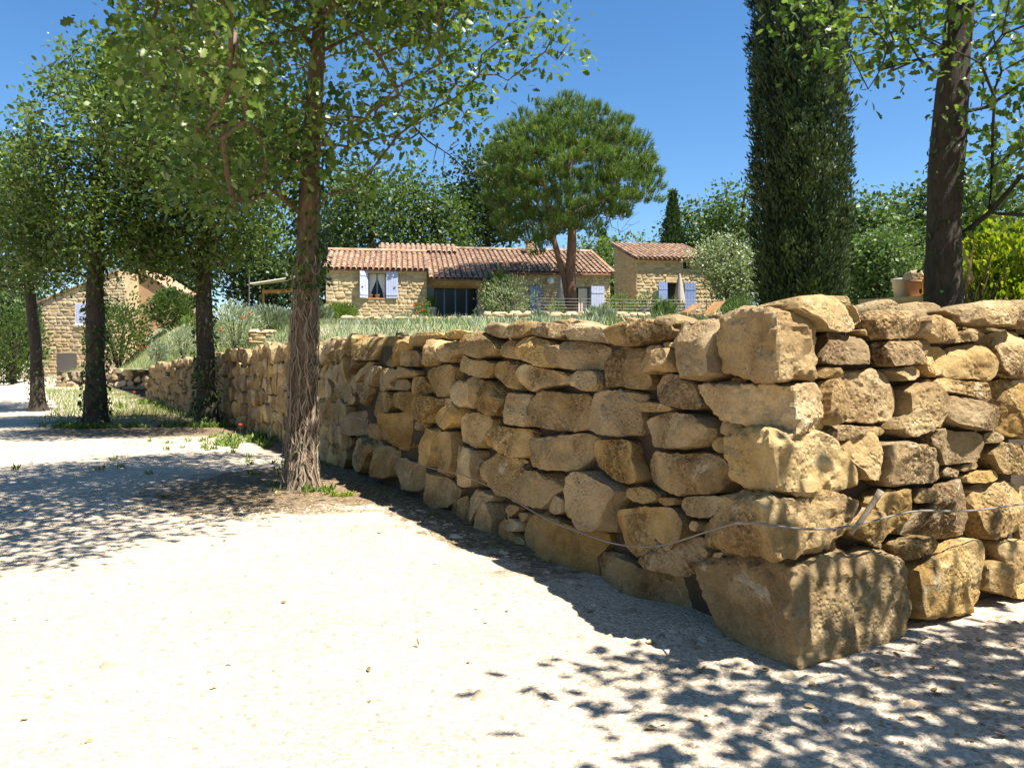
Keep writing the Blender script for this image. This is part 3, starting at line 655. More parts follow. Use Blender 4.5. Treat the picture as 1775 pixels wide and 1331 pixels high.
# right arm beyond the picture edge
for i, pts in enumerate(courses(WR, 3.0, 8.5, lambda s: 0., lambda s: 2.0, .33, .55, 25)): course_stone(WR, pts, 1, 3700+i, wall, join=rest)
for i, s in enumerate(np.arange(1.0, 8.2, .45)):
    rs = np.random.default_rng(3900+i); a = np.arange(8)*math.pi/4; w, h = rs.uniform(.3, .55), rs.uniform(.12, .22)
    pts = np.stack([s+np.cos(a)*w*.5, 1.98+rs.uniform(-.04, .05)+np.sin(a)*h*.5], 1); course_stone(WR, pts, 1, 4000+i, wall, inset=.32, dsc=1.5, join=rest)
tag(rest.build('rubble', M['stone'], wall, True), kind='stuff')
# soil core
core = MB()
for line, sd, L in ((WL, -1, 34.0), (WR, 1, 8.4)):
    ss = np.linspace(.32, L, 60); P = []
    for s in ss:
        p0, t = along(line, s); nh = np.array([t[1], -t[0]])*sd; top = (zt(s) if sd < 0 else 1.96)-.12
        zb_ = -.1
        for z, q in ((zb_, .17), (top, .17+.05*top), (top, .75)): P.append((p0[0]-nh[0]*q, p0[1]-nh[1]*q, z))
    core.add(P, [[3*i+k, 3*i+3+k, 3*i+4+k, 3*i+1+k] for i in range(len(ss)-1) for k in (0, 1)])
core.build('core', M['core'], wall)
# gravel chips lying on the drive
def chips(n, seed):
    rs = np.random.default_rng(seed); Y = 1.9+rs.power(.75, n)*7.5; X = rs.uniform(-.72, .72, n)*Y*1.05
    d = behind(X, Y)[0]; ok = d < -.12; X, Y = X[ok], Y[ok]; s = (.006+.012*rs.random(len(X))**2.2)*(1+.06*Y); foot = np.exp(-np.abs(d[ok]+.2)/.16); big = rs.random(len(X)) < .012+.05*((X > -.2) & (Y < 6))+.22*foot; s = np.where(big, s*rs.uniform(1.8, 3.2, len(X)), s)
    T = np.array([(1, 0, 0), (.25, .9, .1), (-.8, .5, 0), (-.7, -.6, .05), (.3, -.95, 0), (.2, .1, .62), (-.3, -.1, .5)]); Fc = np.array([(0, 1, 5), (1, 2, 5), (2, 6, 5), (2, 3, 6), (3, 4, 6), (4, 5, 6), (4, 0, 5)])
    m_ = len(X); a = rs.uniform(0, 6.28, m_); J = T[None]*(1+rs.uniform(-.3, .3, (m_, 7, 3)))*s[:, None, None]*np.stack([rs.uniform(.8, 1.5, m_), rs.uniform(.6, 1, m_), rs.uniform(.5, 1., m_)], 1)[:, None]
    c, sn = np.cos(a)[:, None], np.sin(a)[:, None]; V = np.stack([J[..., 0]*c-J[..., 1]*sn+X[:, None], J[..., 0]*sn+J[..., 1]*c+Y[:, None], J[..., 2]+ground_z(X, Y)[:, None]-s[:, None]*.1], -1)
    F2 = (Fc[None]+7*np.arange(m_)[:, None, None]).reshape(-1, 3); return V.reshape(-1, 3), F2, np.repeat(rs.random(m_), 7)
V, Fc, rn = chips(31000, 3)
m, n, l, p = mat('gravel_chip'); at_ = N(n, 'Attribute', attribute_name='rnd'); r = ramp(n, [(.0, (.24, .18, .12)), (.5, (.42, .34, .24)), (1., (.60, .51, .39))]); l.new(at_.outputs['Fac'], r.inputs[0]); l.new(r.outputs[0], p.inputs['Base Color']); p.inputs['Roughness'].default_value = .95
M['chip'] = m
tag(obj('gravel', mesh_np('gravel', V, Fc, M['chip'], False, rn)), kind='stuff')
# ------------------------------------------------------------------ vegetation tools
def scatter(T, Fc, pos, dirs, ups, size, aspect=None):
    """copies of a flat template (x across, y along, z up) -> verts, faces"""
    n_ = len(pos); D = dirs/np.linalg.norm(dirs, axis=1, keepdims=True); X = np.cross(D, ups); X /= np.linalg.norm(X, axis=1, keepdims=True)+1e-9; Z = np.cross(X, D)
    s = size[:, None, None] if np.ndim(size) else size
    V = pos[:, None]+(T[None, :, 0:1]*X[:, None]+T[None, :, 1:2]*D[:, None]+T[None, :, 2:3]*Z[:, None])*s
    k = len(T); F2 = (Fc[None]+k*np.arange(n_)[:, None, None]).reshape(-1, Fc.shape[1])
    return V.reshape(-1, 3), F2
LOAK = np.array([(0, 0, 0), (.10, .16, .02), (.26, .30, .06), (.17, .42, .03), (.34, .56, .08), (.19, .68, .03), (.25, .84, .04), (0, 1, -.06), (-.25, .84, .04), (-.19, .68, .03), (-.34, .56, .08), (-.17, .42, .03), (-.26, .30, .06), (-.10, .16, .02)])
FOAK = np.array([(0, 1, 13, 13), (1, 2, 3, 13), (13, 3, 11, 12), (3, 4, 5, 11), (11, 5, 9, 10), (5, 6, 7, 9), (9, 7, 8, 8)])
FOAK = np.array([(0, 1, 13), (1, 2, 3), (1, 3, 13), (13, 3, 11), (13, 11, 12), (3, 4, 5), (3, 5, 11), (11, 5, 9), (11, 9, 10), (5, 6, 7), (5, 7, 9), (9, 7, 8)])
LMID = np.array([(0, 0, 0), (.28, .35, .05), (.22, .8, .02), (0, 1, -.04), (-.22, .8, .02), (-.28, .35, .05)]); FMID = np.array([(0, 1, 5), (1, 2, 5), (5, 2, 4), (4, 2, 3)])
LQ = np.array([(0, 0, 0), (.36, .5, .08), (0, 1, 0), (-.36, .5, .08)]); FQ = np.array([(0, 1, 2), (0, 2, 3)])
LNAR = np.array([(0, 0, 0), (.13, .45, .03), (0, 1, 0), (-.13, .45, .03)])
LBLADE = np.array([(-.035, 0, 0), (.035, 0, 0), (.03, .55, .04), (0, 1, .16), (-.03, .55, .04)]); FBLADE = np.array([(0, 1, 2), (0, 2, 4), (4, 2, 3)])
LNEED = np.array([(-.03, 0, 0), (.03, 0, 0), (0, 1, 0)]); FNEED = np.array([(0, 1, 2)])
def rdir(rs, n_): v = rs.normal(size=(n_, 3)); return v/np.linalg.norm(v, axis=1, keepdims=True)
def in_ellipsoids(rs, E, n_, hollow=.0, keep=None):
    """points inside ellipsoids [(centre, radii, weight)]"""
    out = []; w = np.array([e[2] for e in E]); w = w/w.sum()
    for (c, r, _), k in zip(E, rs.multinomial(n_*4, w)):
        v = rdir(rs, k); q = rs.uniform(hollow**3, 1, k)**(1/3); out.append(np.array(c)+v*np.array(r)*q[:, None])
    P = np.vstack(out); rs.shuffle(P)
    if keep is not None: P = P[keep(P)]
    return P[:n_]
def spread(P, dmin):
    keep = []; 
    for p in P:
        if not keep or (np.linalg.norm(np.array(keep)-p, axis=1) > dmin).all(): keep.append(p)
    return np.array(keep)
def grow(trunk, att, rs, step=.35, droop=.1):
    """joins attractors to the nearest wood; returns nodes, parents, number of trunk nodes"""
    nodes = [np.array(p, float) for p in trunk]; par = [-1]+list(range(len(trunk)-1)); nt = len(nodes)
    tr = np.array(trunk); order = np.argsort([np.linalg.norm(tr-a, axis=1).min() for a in att])
    buf = np.zeros((20000, 3)); buf[:nt] = tr; k = nt
    for i in order:
        a = att[i]; d = buf[:k]-a; dist = np.linalg.norm(d, axis=1); cost = dist+.9*np.maximum(0, d[:, 2]+.35*dist); cost[:max(1, int(nt*.3))] += 1.2
        j = int(cost.argmin()); L = dist[j]; m_ = max(1, int(L/step)); src = buf[j].copy(); off = rs.normal(size=3)*L*.09+np.array([0, 0, .10*L]); prev = j
        for q in range(1, m_+1):
            t = q/m_; pt = src*(1-t)+a*t+off*math.sin(math.pi*t)+rs.normal(size=3)*.02*(t < 1)
            if k >= 19990: break
            buf[k] = pt; par.append(prev); prev = k; k += 1
    return buf[:k], np.array(par), nt
def limbs(nodes, par, nt, rtip, power, rmax, n=5):
    k = len(nodes); cnt = np.zeros(k); kids = [[] for _ in range(k)]
    for i in range(1, k): kids[par[i]].append(i)
    for i in range(k-1, 0, -1):
        if not kids[i]: cnt[i] += 1
        cnt[par[i]] += cnt[i]
    rad = np.minimum(rtip*np.maximum(cnt, 1)**power, rmax); Vs, Fs, b = [], [], 0; starts = []
    for i in range(nt, k):
        p = par[i]
        if p < nt: starts.append(i)
        else:
            ks = kids[p]
            if i != max(ks, key=lambda c: cnt[c]): starts.append(i)
    for s in starts:
        ch = [par[s], s]
        while kids[ch[-1]]: ch.append(max(kids[ch[-1]], key=lambda c: cnt[c]))
        P = nodes[ch]; R = rad[ch].copy(); R[0] = R[1]
        if len(P) < 2: continue
        V, Fc = tube_np(P, R, n if R[1] > .02 else 4); Vs.append(V); Fs.append(Fc+b); b += len(V)
    return np.vstack(Vs), np.vstack(Fs)
def dens(pts, step=.3):
    out = [np.array(pts[0], float)]
    for a, b in zip(pts[:-1], pts[1:]):
        a, b = np.array(a, float), np.array(b, float); m_ = max(1, int(np.linalg.norm(b-a)/step)); out += [a+(b-a)*q/m_ for q in range(1, m_+1)]
    return np.array(out)
def smooth_path(pts, it=2):
    P = np.array(pts, float)
    for _ in range(it): P[1:-1] = .25*P[:-2]+.5*P[1:-1]+.25*P[2:]
    return P
def trunk_mesh(P, R, seed, n=20, rough=.09, flare=.35):
    P = np.array(P); R = np.array(R, float); h = np.linalg.norm(P-P[0], axis=1); R = R*(1+flare*np.exp(-h/.22))
    V, Fc = tube_np(P, R, n); m_ = len(P); ax = np.repeat(P, n, 0); d = V-ax; Rv = np.repeat(R, n)
    q = np.stack([V[:, 0]*5, V[:, 1]*5, V[:, 2]*1.6], 1); V = ax+d*(1+rough*fbm(q, 3, seed)+rough*.8*fbm(q*np.array([3, 3, 1.2]), 2, seed+4))[:, None]
    return V, Fc
def leaves_at(att, rs, per, sig, size, T, Fc, up=.5, flat=1., out=None, droop=0.):
    A = np.repeat(att, per, 0); n_ = len(A); off = rs.normal(size=(n_, 3))*sig; off[:, 2] *= flat; pos = A+off
    D = off/np.linalg.norm(off, axis=1, keepdims=True)+rdir(rs, n_)*.8+np.array([0, 0, -droop]); U = rdir(rs, n_)+np.array([0, 0, up*2])
    s = size*rs.uniform(.45, 1.35, n_); V, F2 = scatter(T, Fc, pos, D, U, s); return V, F2, np.repeat(rs.random(n_), len(T))
def tree(name, label, trunk_pts, trunk_R, E, ncl, per, sig, leafsize, mats, T=LMID, Fc=FMID, seed=1, dmin=.3, keep=None, extra=None, rtip=.007, power=.39, group=None, cat='tree', hollow=0., up=.6, trunk_n=18, step=.35, flat=.8, rough=.09):
    rs = np.random.default_rng(seed); base = np.array(trunk_pts[0], float); t = thing(name, label, cat, base, group)
    P = dens(trunk_pts, .25); P = smooth_path(P, 3); z = np.linspace(0, 1, len(P)); R = np.interp(np.linalg.norm(P-P[0], axis=1), [q for q, _ in trunk_R], [q for _, q in trunk_R])
    V, F2 = trunk_mesh(P, R, seed, trunk_n, rough); obj('trunk', mesh_np('trunk', V-base, F2, M[mats[0]], True), t, base)
    att = spread(in_ellipsoids(rs, E, ncl, hollow, keep), dmin)
    if extra is not None: att = np.vstack([att, np.array(extra)])
    nd, pr, nt = grow(P, att, rs, step); V, F2 = limbs(nd, pr, nt, rtip, power, R.max()*.5)
    obj('branches', mesh_np('branches', V-base, F2, M[mats[0]], True), t, base)
    tips = nd[nt:]; sel = np.vstack([att, tips[rs.random(len(tips)) < .12]])
    V, F2, rn = leaves_at(sel, rs, per, sig, leafsize, T, Fc, up, flat); obj('crown', mesh_np('crown', V-base, F2, M[mats[1]], False, rn), t, base)
    return t, P, R, nd
# ------------------------------------------------------------------ oaks along the drive
def ivy_on(t, P, R, z0, z1, n_, seed, size=.07, thick=.07, mt='ivy'):
    rs = np.random.default_rng(seed); base = WP[t.name]; k = (P[:, 2] >= z0) & (P[:, 2] <= z1); P, R = P[k], R[k]; i = rs.integers(0, len(P), n_); a = rs.uniform(0, 6.28, n_)
    o = np.stack([np.cos(a), np.sin(a), 0*a], 1); cl = .5+.5*noise3(np.stack([np.cos(a)*1.5, np.sin(a)*1.5, P[i, 2]*2.2], 1), seed); ok = cl > rs.uniform(.2, .75, n_); i, o = i[ok], o[ok]; m_ = len(i)
    pos = P[i]+o*(R[i]*1.05+thick*rs.random(m_)**1.5)[:, None]+rs.normal(size=(m_, 3))*np.array([.02, .02, .12]); D = o*.5+np.array([0, 0, -.7])+rdir(rs, m_)*.6
    V, F2 = scatter(LMID, FMID, pos, D, o+rdir(rs, m_)*.5, size*rs.uniform(.6, 1.3, m_)); obj('ivy', mesh_np('ivy', V-base, F2, M[mt], False, np.repeat(rs.random(m_), 6)), t, base)
A0 = (-2.87, 10.9, ground_z(np.array([-2.87]), np.array([10.9]))[0]-.03)
def keepA(P):
    px = CX+F*P[:, 0]/P[:, 1]; py = HY-F*(P[:, 2]-EYE)/P[:, 1]
    lim = np.interp(P[:, 2], [3.5, 4.6, 5.4, 6.6, 8, 12], [-2.2, -1.5, -.75, -.35, -.3, -.8])
    return ((py < -120) | (px > np.interp(py, [-120, 0, 120, 250, 420], [190, 235, 235, 300, 330]))) & (noise3(P*.9, 6) > -.22) & (P[:, 0] < lim+.15*(10.9-P[:, 1])) & (P[:, 2] > np.interp(P[:, 0], [-6, -4.2, -3.4, -2.2, -1], [3.5, 3.2, 3.5, 4.3, 4.7])) & ~((P[:, 0] > -2.4) & (P[:, 2] < 5.3) & (P[:, 1] < 9.2))
tA, PA, RA, ndA = tree('oak_tree', 'nearest tall oak with dry ivy stems on its trunk, before the wall', [A0, at(527, 600, 10.9), at(533, 420, 10.9), at(540, 230, 10.9), at(552, 60, 10.8), (-2.4, 10.6, 8.2)],
    [(0, .19), (1.2, .175), (2.4, .165), (3.8, .14), (5, .115), (6.5, .08), (9, .04)], [((-2.6, 8.9, 6.6), (2.75, 4.7, 2.7), 5), ((-4.2, 10.2, 5.0), (1.6, 2.2, 1.7), 1.6), ((-1.6, 10.2, 6.6), (1.7, 2.0, 1.9), 1.2)],
    1600, 29, .19, .118, ('bark_ivy', 'leaf_oak_near'), LOAK, FOAK, seed=11, dmin=.28, keep=keepA,
    extra=[at(x, y, 10.6) for x, y in ((900, 60), (930, 30), (905, 30), (960, 60), (985, 75), (945, 90), (965, 105), (975, 50), (880, 45), (862, 130), (880, 140), (845, 110), (830, 130), (800, 190), (815, 215), (790, 170), (750, 190), (835, 95), (860, 75), (770, 150), (690, 235), (640, 300), (610, 330))], up=.5)
# bare twig hanging to the right
tw = MB(); tw.tube(smooth_path(dens([at(700, 200, 10.6), at(740, 245, 10.6), at(775, 265, 10.6), at(832, 318, 10.6)], .1), 1), np.linspace(.014, .004, len(dens([at(700, 200, 10.6), at(740, 245, 10.6), at(775, 265, 10.6), at(832, 318, 10.6)], .1))), 5)
for a, b in (((757, 256), (750, 285)), ((771, 264), (768, 290)), ((775, 263), (795, 250)), ((722, 228), (716, 240))): tw.tube([at(*a, 10.6), at(*b, 10.62)], [.006, .003], 4)
tw.build('twig', M['bark'], tA)
# dry ivy stems netted over the trunk
rs = np.random.default_rng(5); vine = MB()
for k in range(46):
    a = rs.uniform(0, 6.28); zmax = rs.uniform(1.0, 3.3); pts = []; z = 0.; da = rs.normal()*.12
    while z < zmax:
        i = int(np.argmin(abs(PA[:, 2]-z))); r_ = RA[i]*(1+.35*math.exp(-z/.22))*1.04+.012; pts.append(PA[i]*np.array([1, 1, 0])+np.array([math.cos(a)*r_, math.sin(a)*r_, z+A0[2]])); z += .07; a += da*.25+rs.normal()*.09
    vine.tube(pts, np.linspace(rs.uniform(.007, .017), .004, len(pts)), 5)
for k in range(330):
    z = rs.uniform(.05, 3.0); i = int(np.argmin(abs(PA[:, 2]-z))); a = rs.uniform(0, 6.28); r_ = RA[i]*(1+.35*math.exp(-z/.22))*1.05+.012; pts = []
    sg = rs.choice([-1, 1])*rs.uniform(.1, .35)
    for q in range(5): aa = a+sg*q*.5; pts.append(PA[i]*np.array([1, 1, 0])+np.array([math.cos(aa)*(r_+.012*q*rs.random()), math.sin(aa)*(r_+.012*q*rs.random()), z+q*.045]))
    vine.tube(pts, np.linspace(.0065, .0025, 5), 4)
vine.build('ivy_stems', M['ivy_stem'], tA)
ivy_on(tA, PA, RA, 2.6, 4.6, 1500, 21, .075, .16)
ivy_on(tA, PA, RA, .1, 2.7, 160, 22, .05, .05)
def small_oak(px, py, Y, tops, R, E, seed, label, ncl=650, lean=None, per=42, leaf=.135, ivy=(.1, 4.5, 1500), T=LMID, Fc=FMID, outl=None):
    def kp(P):
        x = CX+F*P[:, 0]/P[:, 1]; y = HY-F*(P[:, 2]-EYE)/P[:, 1]; return (y > np.interp(x, *outl)) & (noise3(P*.85, seed) > -.2)
    g = at(px, py, Y); b = np.array([g[0], g[1], surf(g[0], g[1])-.03])
    t, P, Rr, nd = tree('oak_tree', label, [b]+[at(x, y, Y) for x, y in tops], R, E, ncl, per, .23, leaf, ('bark', 'leaf_oak'), T, Fc, seed=seed, dmin=.34, rtip=.009, keep=kp if outl else None)
    if ivy: ivy_on(t, P, Rr, b[2]+ivy[0], b[2]+ivy[1], ivy[2], seed+50, .11, .1)
    return t
small_oak(360, 736, 22.8, [(357, 640), (353, 500), (356, 380), (352, 260), (345, 120)], [(0, .29), (2, .24), (5, .2), (8, .12), (12, .05)],
    [((-8.5, 22.3, 8.2), (2.3, 2.7, 3.5), 4), ((-7.6, 22.2, 5.9), (1.5, 1.6, 1.5), 1), ((-9.4, 22., 6.2), (1.4, 1.5, 1.3), 1), ((-9.5, 21.8, 4.9), (1.2, 1.3, .8), .7), ((-7.2, 22, 5.0), (1.2, 1.2, .8), .6), ((-7.3, 18.6, 7.2), (2.5, 2.4, 1.9), 2.6)], 12, 'ivied oak trunk standing close against the wall, between two others', 1250, outl=([150, 230, 300, 500], [120, 60, -80, -80]))
small_oak(165, 741, 22.3, [(166, 640), (165, 500), (168, 380), (180, 250), (197, 62)], [(0, .31), (2, .24), (5, .2), (8, .14), (11.2, .09), (12, .09)],
    [((-11.6, 22.0, 7.8), (2.3, 2.7, 3.2), 4), ((-12.7, 22.0, 6.4), (1.5, 1.6, 1.6), 1), ((-10.3, 22, 6.6), (1.4, 1.5, 1.6), 1), ((-10.5, 21.8, 5.0), (1.2, 1.3, .9), .7), ((-12.9, 22, 5.0), (1.3, 1.3, .9), .6)], 13, 'ivied oak with a sawn-off top, on the grass by the drive', 1000, outl=([0, 40, 100, 140, 190, 240, 330], [300, 190, 110, 62, 45, 50, 90]))
small_oak(66, 703, 29.0, [(62, 600), (52, 500), (40, 430), (30, 350), (35, 260)], [(0, .27), (2, .2), (5, .17), (8, .1), (11, .05)],
    [((-17.6, 29, 7.2), (2.6, 2.6, 2.9), 4), ((-16.2, 28.5, 5.6), (1.6, 1.6, 1.2), 1)], 14, 'slender leaning oak at the edge of the white drive', 800, ivy=(.1, 2, 300), outl=([-200, 0, 60, 130], [225, 238, 260, 380]))
# the right hand oak on the terrace and the one whose shade falls from outside the picture
E0 = at(1636, 530, 9.0); E0[2] = surf(E0[0], E0[1])-.05
def keepE(P):
    px = CX+F*P[:, 0]/P[:, 1]; py = HY-F*(P[:, 2]-EYE)/P[:, 1]
    return ~((px < 1625) & (py > np.interp(px, [1380, 1470, 1500, 1560, 1625], [60, 110, 150, 120, 90]))) & ~((px > 1600) & (px < 1690) & (py > 120)) & ~((py > 330) & (px < 1775)) & (noise3(P*.9, 8) > -.35)
E_extra = [at(1660, 412, 9), at(1715, 370, 8.8), at(1775, 300, 8.6), at(1820, 220, 8.5), at(1720, 290, 9), at(1775, 225, 9), at(1505, 155, 9), at(1520, 60, 9), at(1560, 30, 9)]
tE, PE, RE, ndE = tree('oak_tree', 'dark-trunked oak on the terrace behind the wall, beside the planters', [E0, at(1634, 430, 9), at(1640, 300, 9), at(1652, 150, 9), at(1666, 0, 9), (5.2, 9, 7.2)], [(0, .15), (.5, .185), (1, .19), (3, .165), (4.5, .12), (7, .06)],
    [((5.7, 8.7, 6.0), (2.6, 2.4, 2.3), 3), ((6.4, 8.6, 4.6), (1.6, 1.8, 1.5), 1.3), ((4.3, 8.8, 5.6), (1.0, 1.2, 1.0), 1.)], 520, 19, .2, .12, ('bark', 'leaf_oak_near'), LOAK, FOAK, seed=15, dmin=.34, keep=keepE, extra=E_extra)
ivy_on(tE, PE, RE, 2.2, 4.6, 420, 71, .06, .05)
def keepF(P):
    vis = (P[:, 0] < .66*P[:, 1]) & (P[:, 2] < EYE+.475*P[:, 1])
    k = P[:, 2]-1.3; hx, hy = P[:, 0]-.4654*k, P[:, 1]+.2667*k; clear = (abs(hx-1.95) < .5) & (abs(hy-4.5) < .55)
    return ~vis & ~clear & (noise3(P*1.05+3.1, 4) > -.13)
tree('oak_tree', 'oak outside the picture whose leafy shade dapples the wall corner', [(7.3, .8, -.03), (7.2, .9, 2.0), (6.6, 1.3, 4.2), (5.8, 1.8, 6.2)], [(0, .24), (2, .2), (5, .13), (7, .06)],
    [((5.5, 2.0, 5.2), (2.6, 2.2, 1.3), 3), ((4.1, 2.3, 5.0), (1.2, 1.3, .8), 1)], 420, 22, .21, .15, ('bark', 'leaf_oak'), LMID, FMID, seed=16, dmin=.32, keep=keepF)
# ------------------------------------------------------------------ cypress
def cypress(name, label, base, H, Rmax, n_, seed, size=.16, mt='leaf_cyp', prof=None):
    rs = np.random.default_rng(seed); base = np.array(base, float); t = thing(name, label, 'tree', base)
    P = np.array([base+np.array([0, 0, h]) for h in np.linspace(-.1, H*.95, 20)]); V, F2 = trunk_mesh(P, np.linspace(Rmax*.2, .03, 20), seed, 12); obj('trunk', mesh_np('trunk', V-base, F2, M['bark'], True), t, base)
    h = rs.power(1.15, n_); h = 1-h; h = rs.random(n_)**.95; a = rs.uniform(0, 6.28, n_)
    pr = prof or ([0, .04, .12, .45, .75, .92, 1], [.55, .85, .98, 1., .82, .45, .05]); r0 = np.interp(h, *pr)*Rmax
    q3 = np.stack([np.cos(a)*3.5, np.sin(a)*3.5, h*H*2.2], 1); lump = .13*fbm(q3, 3, seed)+.08*fbm(q3*3, 2, seed)+.12*fbm(np.stack([np.cos(a)*4.5, np.sin(a)*4.5, h*H*.6], 1), 2, seed+2)
    rr = r0*(1-.22*rs.random(n_)**2.0+lump); o = np.stack([np.cos(a), np.sin(a), 0*a], 1)
    pos = base+o*rr[:, None]+np.array([0, 0, 1])*(h*H)[:, None]; D = np.array([0, 0, 1.])+o*.5+rdir(rs, n_)*.6
    Vs, Fs, b = [], [], 0
    T = np.array([(0, 0, 0), (.16, .3, .05), (.13, .7, .06), (0, 1, 0), (-.13, .7, .06), (-.16, .3, .05)]);
    for q in range(3):
        V, F2 = scatter(T, FMID, pos+rs.normal(size=(n_, 3))*.03, D+rdir(rs, n_)*.35, o+rdir(rs, n_)*.7, size*rs.uniform(.6, 1.25, n_)); Vs.append(V); Fs.append(F2+b); b += len(V)
    cl = .5+.5*noise3(pos*np.array([3, 3, 2.]), seed); rn = np.tile(np.repeat(np.clip(cl*.6+.5*rs.random(n_), 0, 1), 6), 3)
    obj('crown', mesh_np('crown', np.vstack(Vs)-base, np.vstack(Fs), M[mt], False, rn), t, base)
    # dark inner body so that the column is not see-through
    k, na = 24, 14; hh = np.linspace(0.01, .97, k); R = np.interp(hh, *pr)*Rmax*.74; V, F2 = tube_np(np.stack([0*hh, 0*hh, hh*H], 1), R, na); V[:, :2] *= (1+.15*fbm(V*2.0, 2, 3))[:, None]
    obj('inner_twigs', mesh_np('inner_twigs', V, F2, M['leaf_cyp'], False, np.zeros(len(V))), t, base)
    return t
c = at(1386, 525, 14.0); c[2] = surf(c[0], c[1])-.05
cypress('cypress_tree', 'massive dark column of a cypress rising above the stone wall', c, 10.5, .78, 30000, 31, .09)
# ------------------------------------------------------------------ umbrella pine before the farmhouse
def pine():
    rs = np.random.default_rng(41); Y = 38.5; base = at(991, 540, Y); base[2] = surf(base[0], base[1])-.05
    t = thing('umbrella_pine', 'round-headed umbrella pine with forked reddish trunk before the farmhouse', 'tree', base)
    P1 = smooth_path(dens([base, at(988, 470, Y), at(992, 420, Y), at(990, 370, Y), at(985, 300, Y), at(990, 240, Y)], .3), 2); P2 = smooth_path(dens([base+np.array([-.15, 0, .6]), at(975, 470, Y), at(958, 410, Y), at(948, 340, Y), at(935, 280, Y)], .3), 2)
    for P, r0 in ((P1, .33), (P2, .19)):
        V, F2 = trunk_mesh(P, np.linspace(r0, .07, len(P)), 3, 14, .06, .2); obj('trunk', mesh_np('trunk', V-base, F2, M['bark_pine'], True), t, base)
    C = at(985, 318, Y); att = []
    for _ in range(60000):      # clump centres on the dome and below it
        v = rdir(rs, 1)[0]; q = rs.uniform(.3, 1.)**.6
        p = C+v*np.array([4.2, 4.2, 3.75])*q
        px = CX+F*p[0]/p[1]; py = HY-F*(p[2]-EYE)/p[1]
        if py > np.interp(px, [820, 850, 900, 940, 1000, 1060, 1150], [415, 450, 452, 425, 395, 370, 345])+rs.normal()*12: continue
        if rs.random() > np.interp(py, [200, 300, 330, 420], [1, 1, .75, .45]): continue
        if any(np.linalg.norm(np.array(b)-p) < .55 for b in att): continue
        att.append(p)
        if len(att) > 400: break
    for x, y in ((1130, 320), (1145, 330), (1110, 350), (1135, 350), (1080, 345), (1120, 300), (1060, 330), (1090, 365)): att.append(at(x, y, Y+rs.uniform(-1.5, 1.5)))
    att = np.array(att); nd, pr, nt = grow(np.vstack([P1, P2[3:]]), att, rs, .4); V, F2 = limbs(nd, pr, nt, .012, .42, .12)
    obj('branches', mesh_np('branches', V-base, F2, M['bark_pine'], True), t, base)
    # bare lower twigs on the right
    low = [at(px, py, Y+rs.uniform(-1.5, 1.5)) for px, py in zip(rs.uniform(1020, 1110, 46), rs.uniform(345, 425, 46))]
    nd, pr, nt = grow(P1, low, rs, .4); V, F2 = limbs(nd, pr, nt, .008, .4, .05); obj('bare_branches', mesh_np('bare_branches', V-base, F2, M['bark_pine'], True), t, base)
    pos, D = [], []
    for a in att:      # upright candles round each clump
        m_ = 15; o = rdir(rs, m_)*np.array([.36, .36, .26]); o[:, 2] = abs(o[:, 2])*1.1-.08; pos.append(a+o); d = o*.9+np.array([0, 0, .6])+(a-C)*np.array([.07, .07, .03]); D.append(d)
    pos = np.vstack(pos); D = np.vstack(D); D /= np.linalg.norm(D, axis=1, keepdims=True); per = 26; n_ = len(pos)*per; A = np.repeat(pos, per, 0); Dd = np.repeat(D, per, 0)
    tt = rs.random(n_); A = A+Dd*(tt*.34-.1)[:, None]; nd_ = Dd*.9+rdir(rs, n_)*.75
    V, F2 = scatter(np.array([(-.055, 0, 0), (.055, 0, 0), (0, 1, 0)]), FNEED, A, nd_, rdir(rs, n_), .24*rs.uniform(.7, 1.2, n_)); rn = np.repeat(np.clip(np.repeat(rs.random(len(pos)), per)*.5+.35*tt+.15*rs.random(n_), 0, 1), 3)
    obj('crown', mesh_np('crown', V-base, F2, M['leaf_pine'], False, rn), t, base)
pine()
# ------------------------------------------------------------------ trees behind the houses
def far_tree(px, ytop, w, Y, base_y, seed, mt, label, nleaf=5200, leaf=.24, lobes=6, cl=260, trunk=True, bark='bark', squash=1., name='broadleaf_tree', low=.3):
    """crown from the picture's top line down; own trunk; leaves in clumps"""
    rs = np.random.default_rng(seed); top = at(px, ytop, Y); b = np.array([top[0], Y, surf(top[0], Y)-.05]); H = top[2]-b[2]; R = w/2*Y/F
    z0 = b[2]+H*low; cz = (top[2]+z0)/2; rz = (top[2]-z0)/2; E = [((b[0], Y, cz), (R*.72, R*.72, rz*.85), 2.2)]
    for k in range(lobes):
        a = k*6.28/lobes+rs.uniform(-.4, .4); E.append(((b[0]+math.cos(a)*R*.52, Y+math.sin(a)*R*.52, cz+rz*rs.uniform(-.45, .5)), (R*.5, R*.5, rz*.45), 1))
    t = tree(name, label, [b, b+np.array([rs.uniform(-.2, .2), 0, H*.22]), b+np.array([rs.uniform(-.4, .4), 0, H*.5]), b+np.array([rs.uniform(-.3, .3), 0, H*.85])], [(0, .07*R+.1), (H*.3, .055*R+.08), (H, .03)], E, cl, max(6, int(nleaf*2.0/(cl*1.15))), .12*R+.1, leaf, (bark, mt), LQ, FQ, seed=seed, dmin=.14*R, rtip=.014, step=.6, trunk_n=10, group='trees behind the houses', hollow=.3, power=.42)
    return t[0]
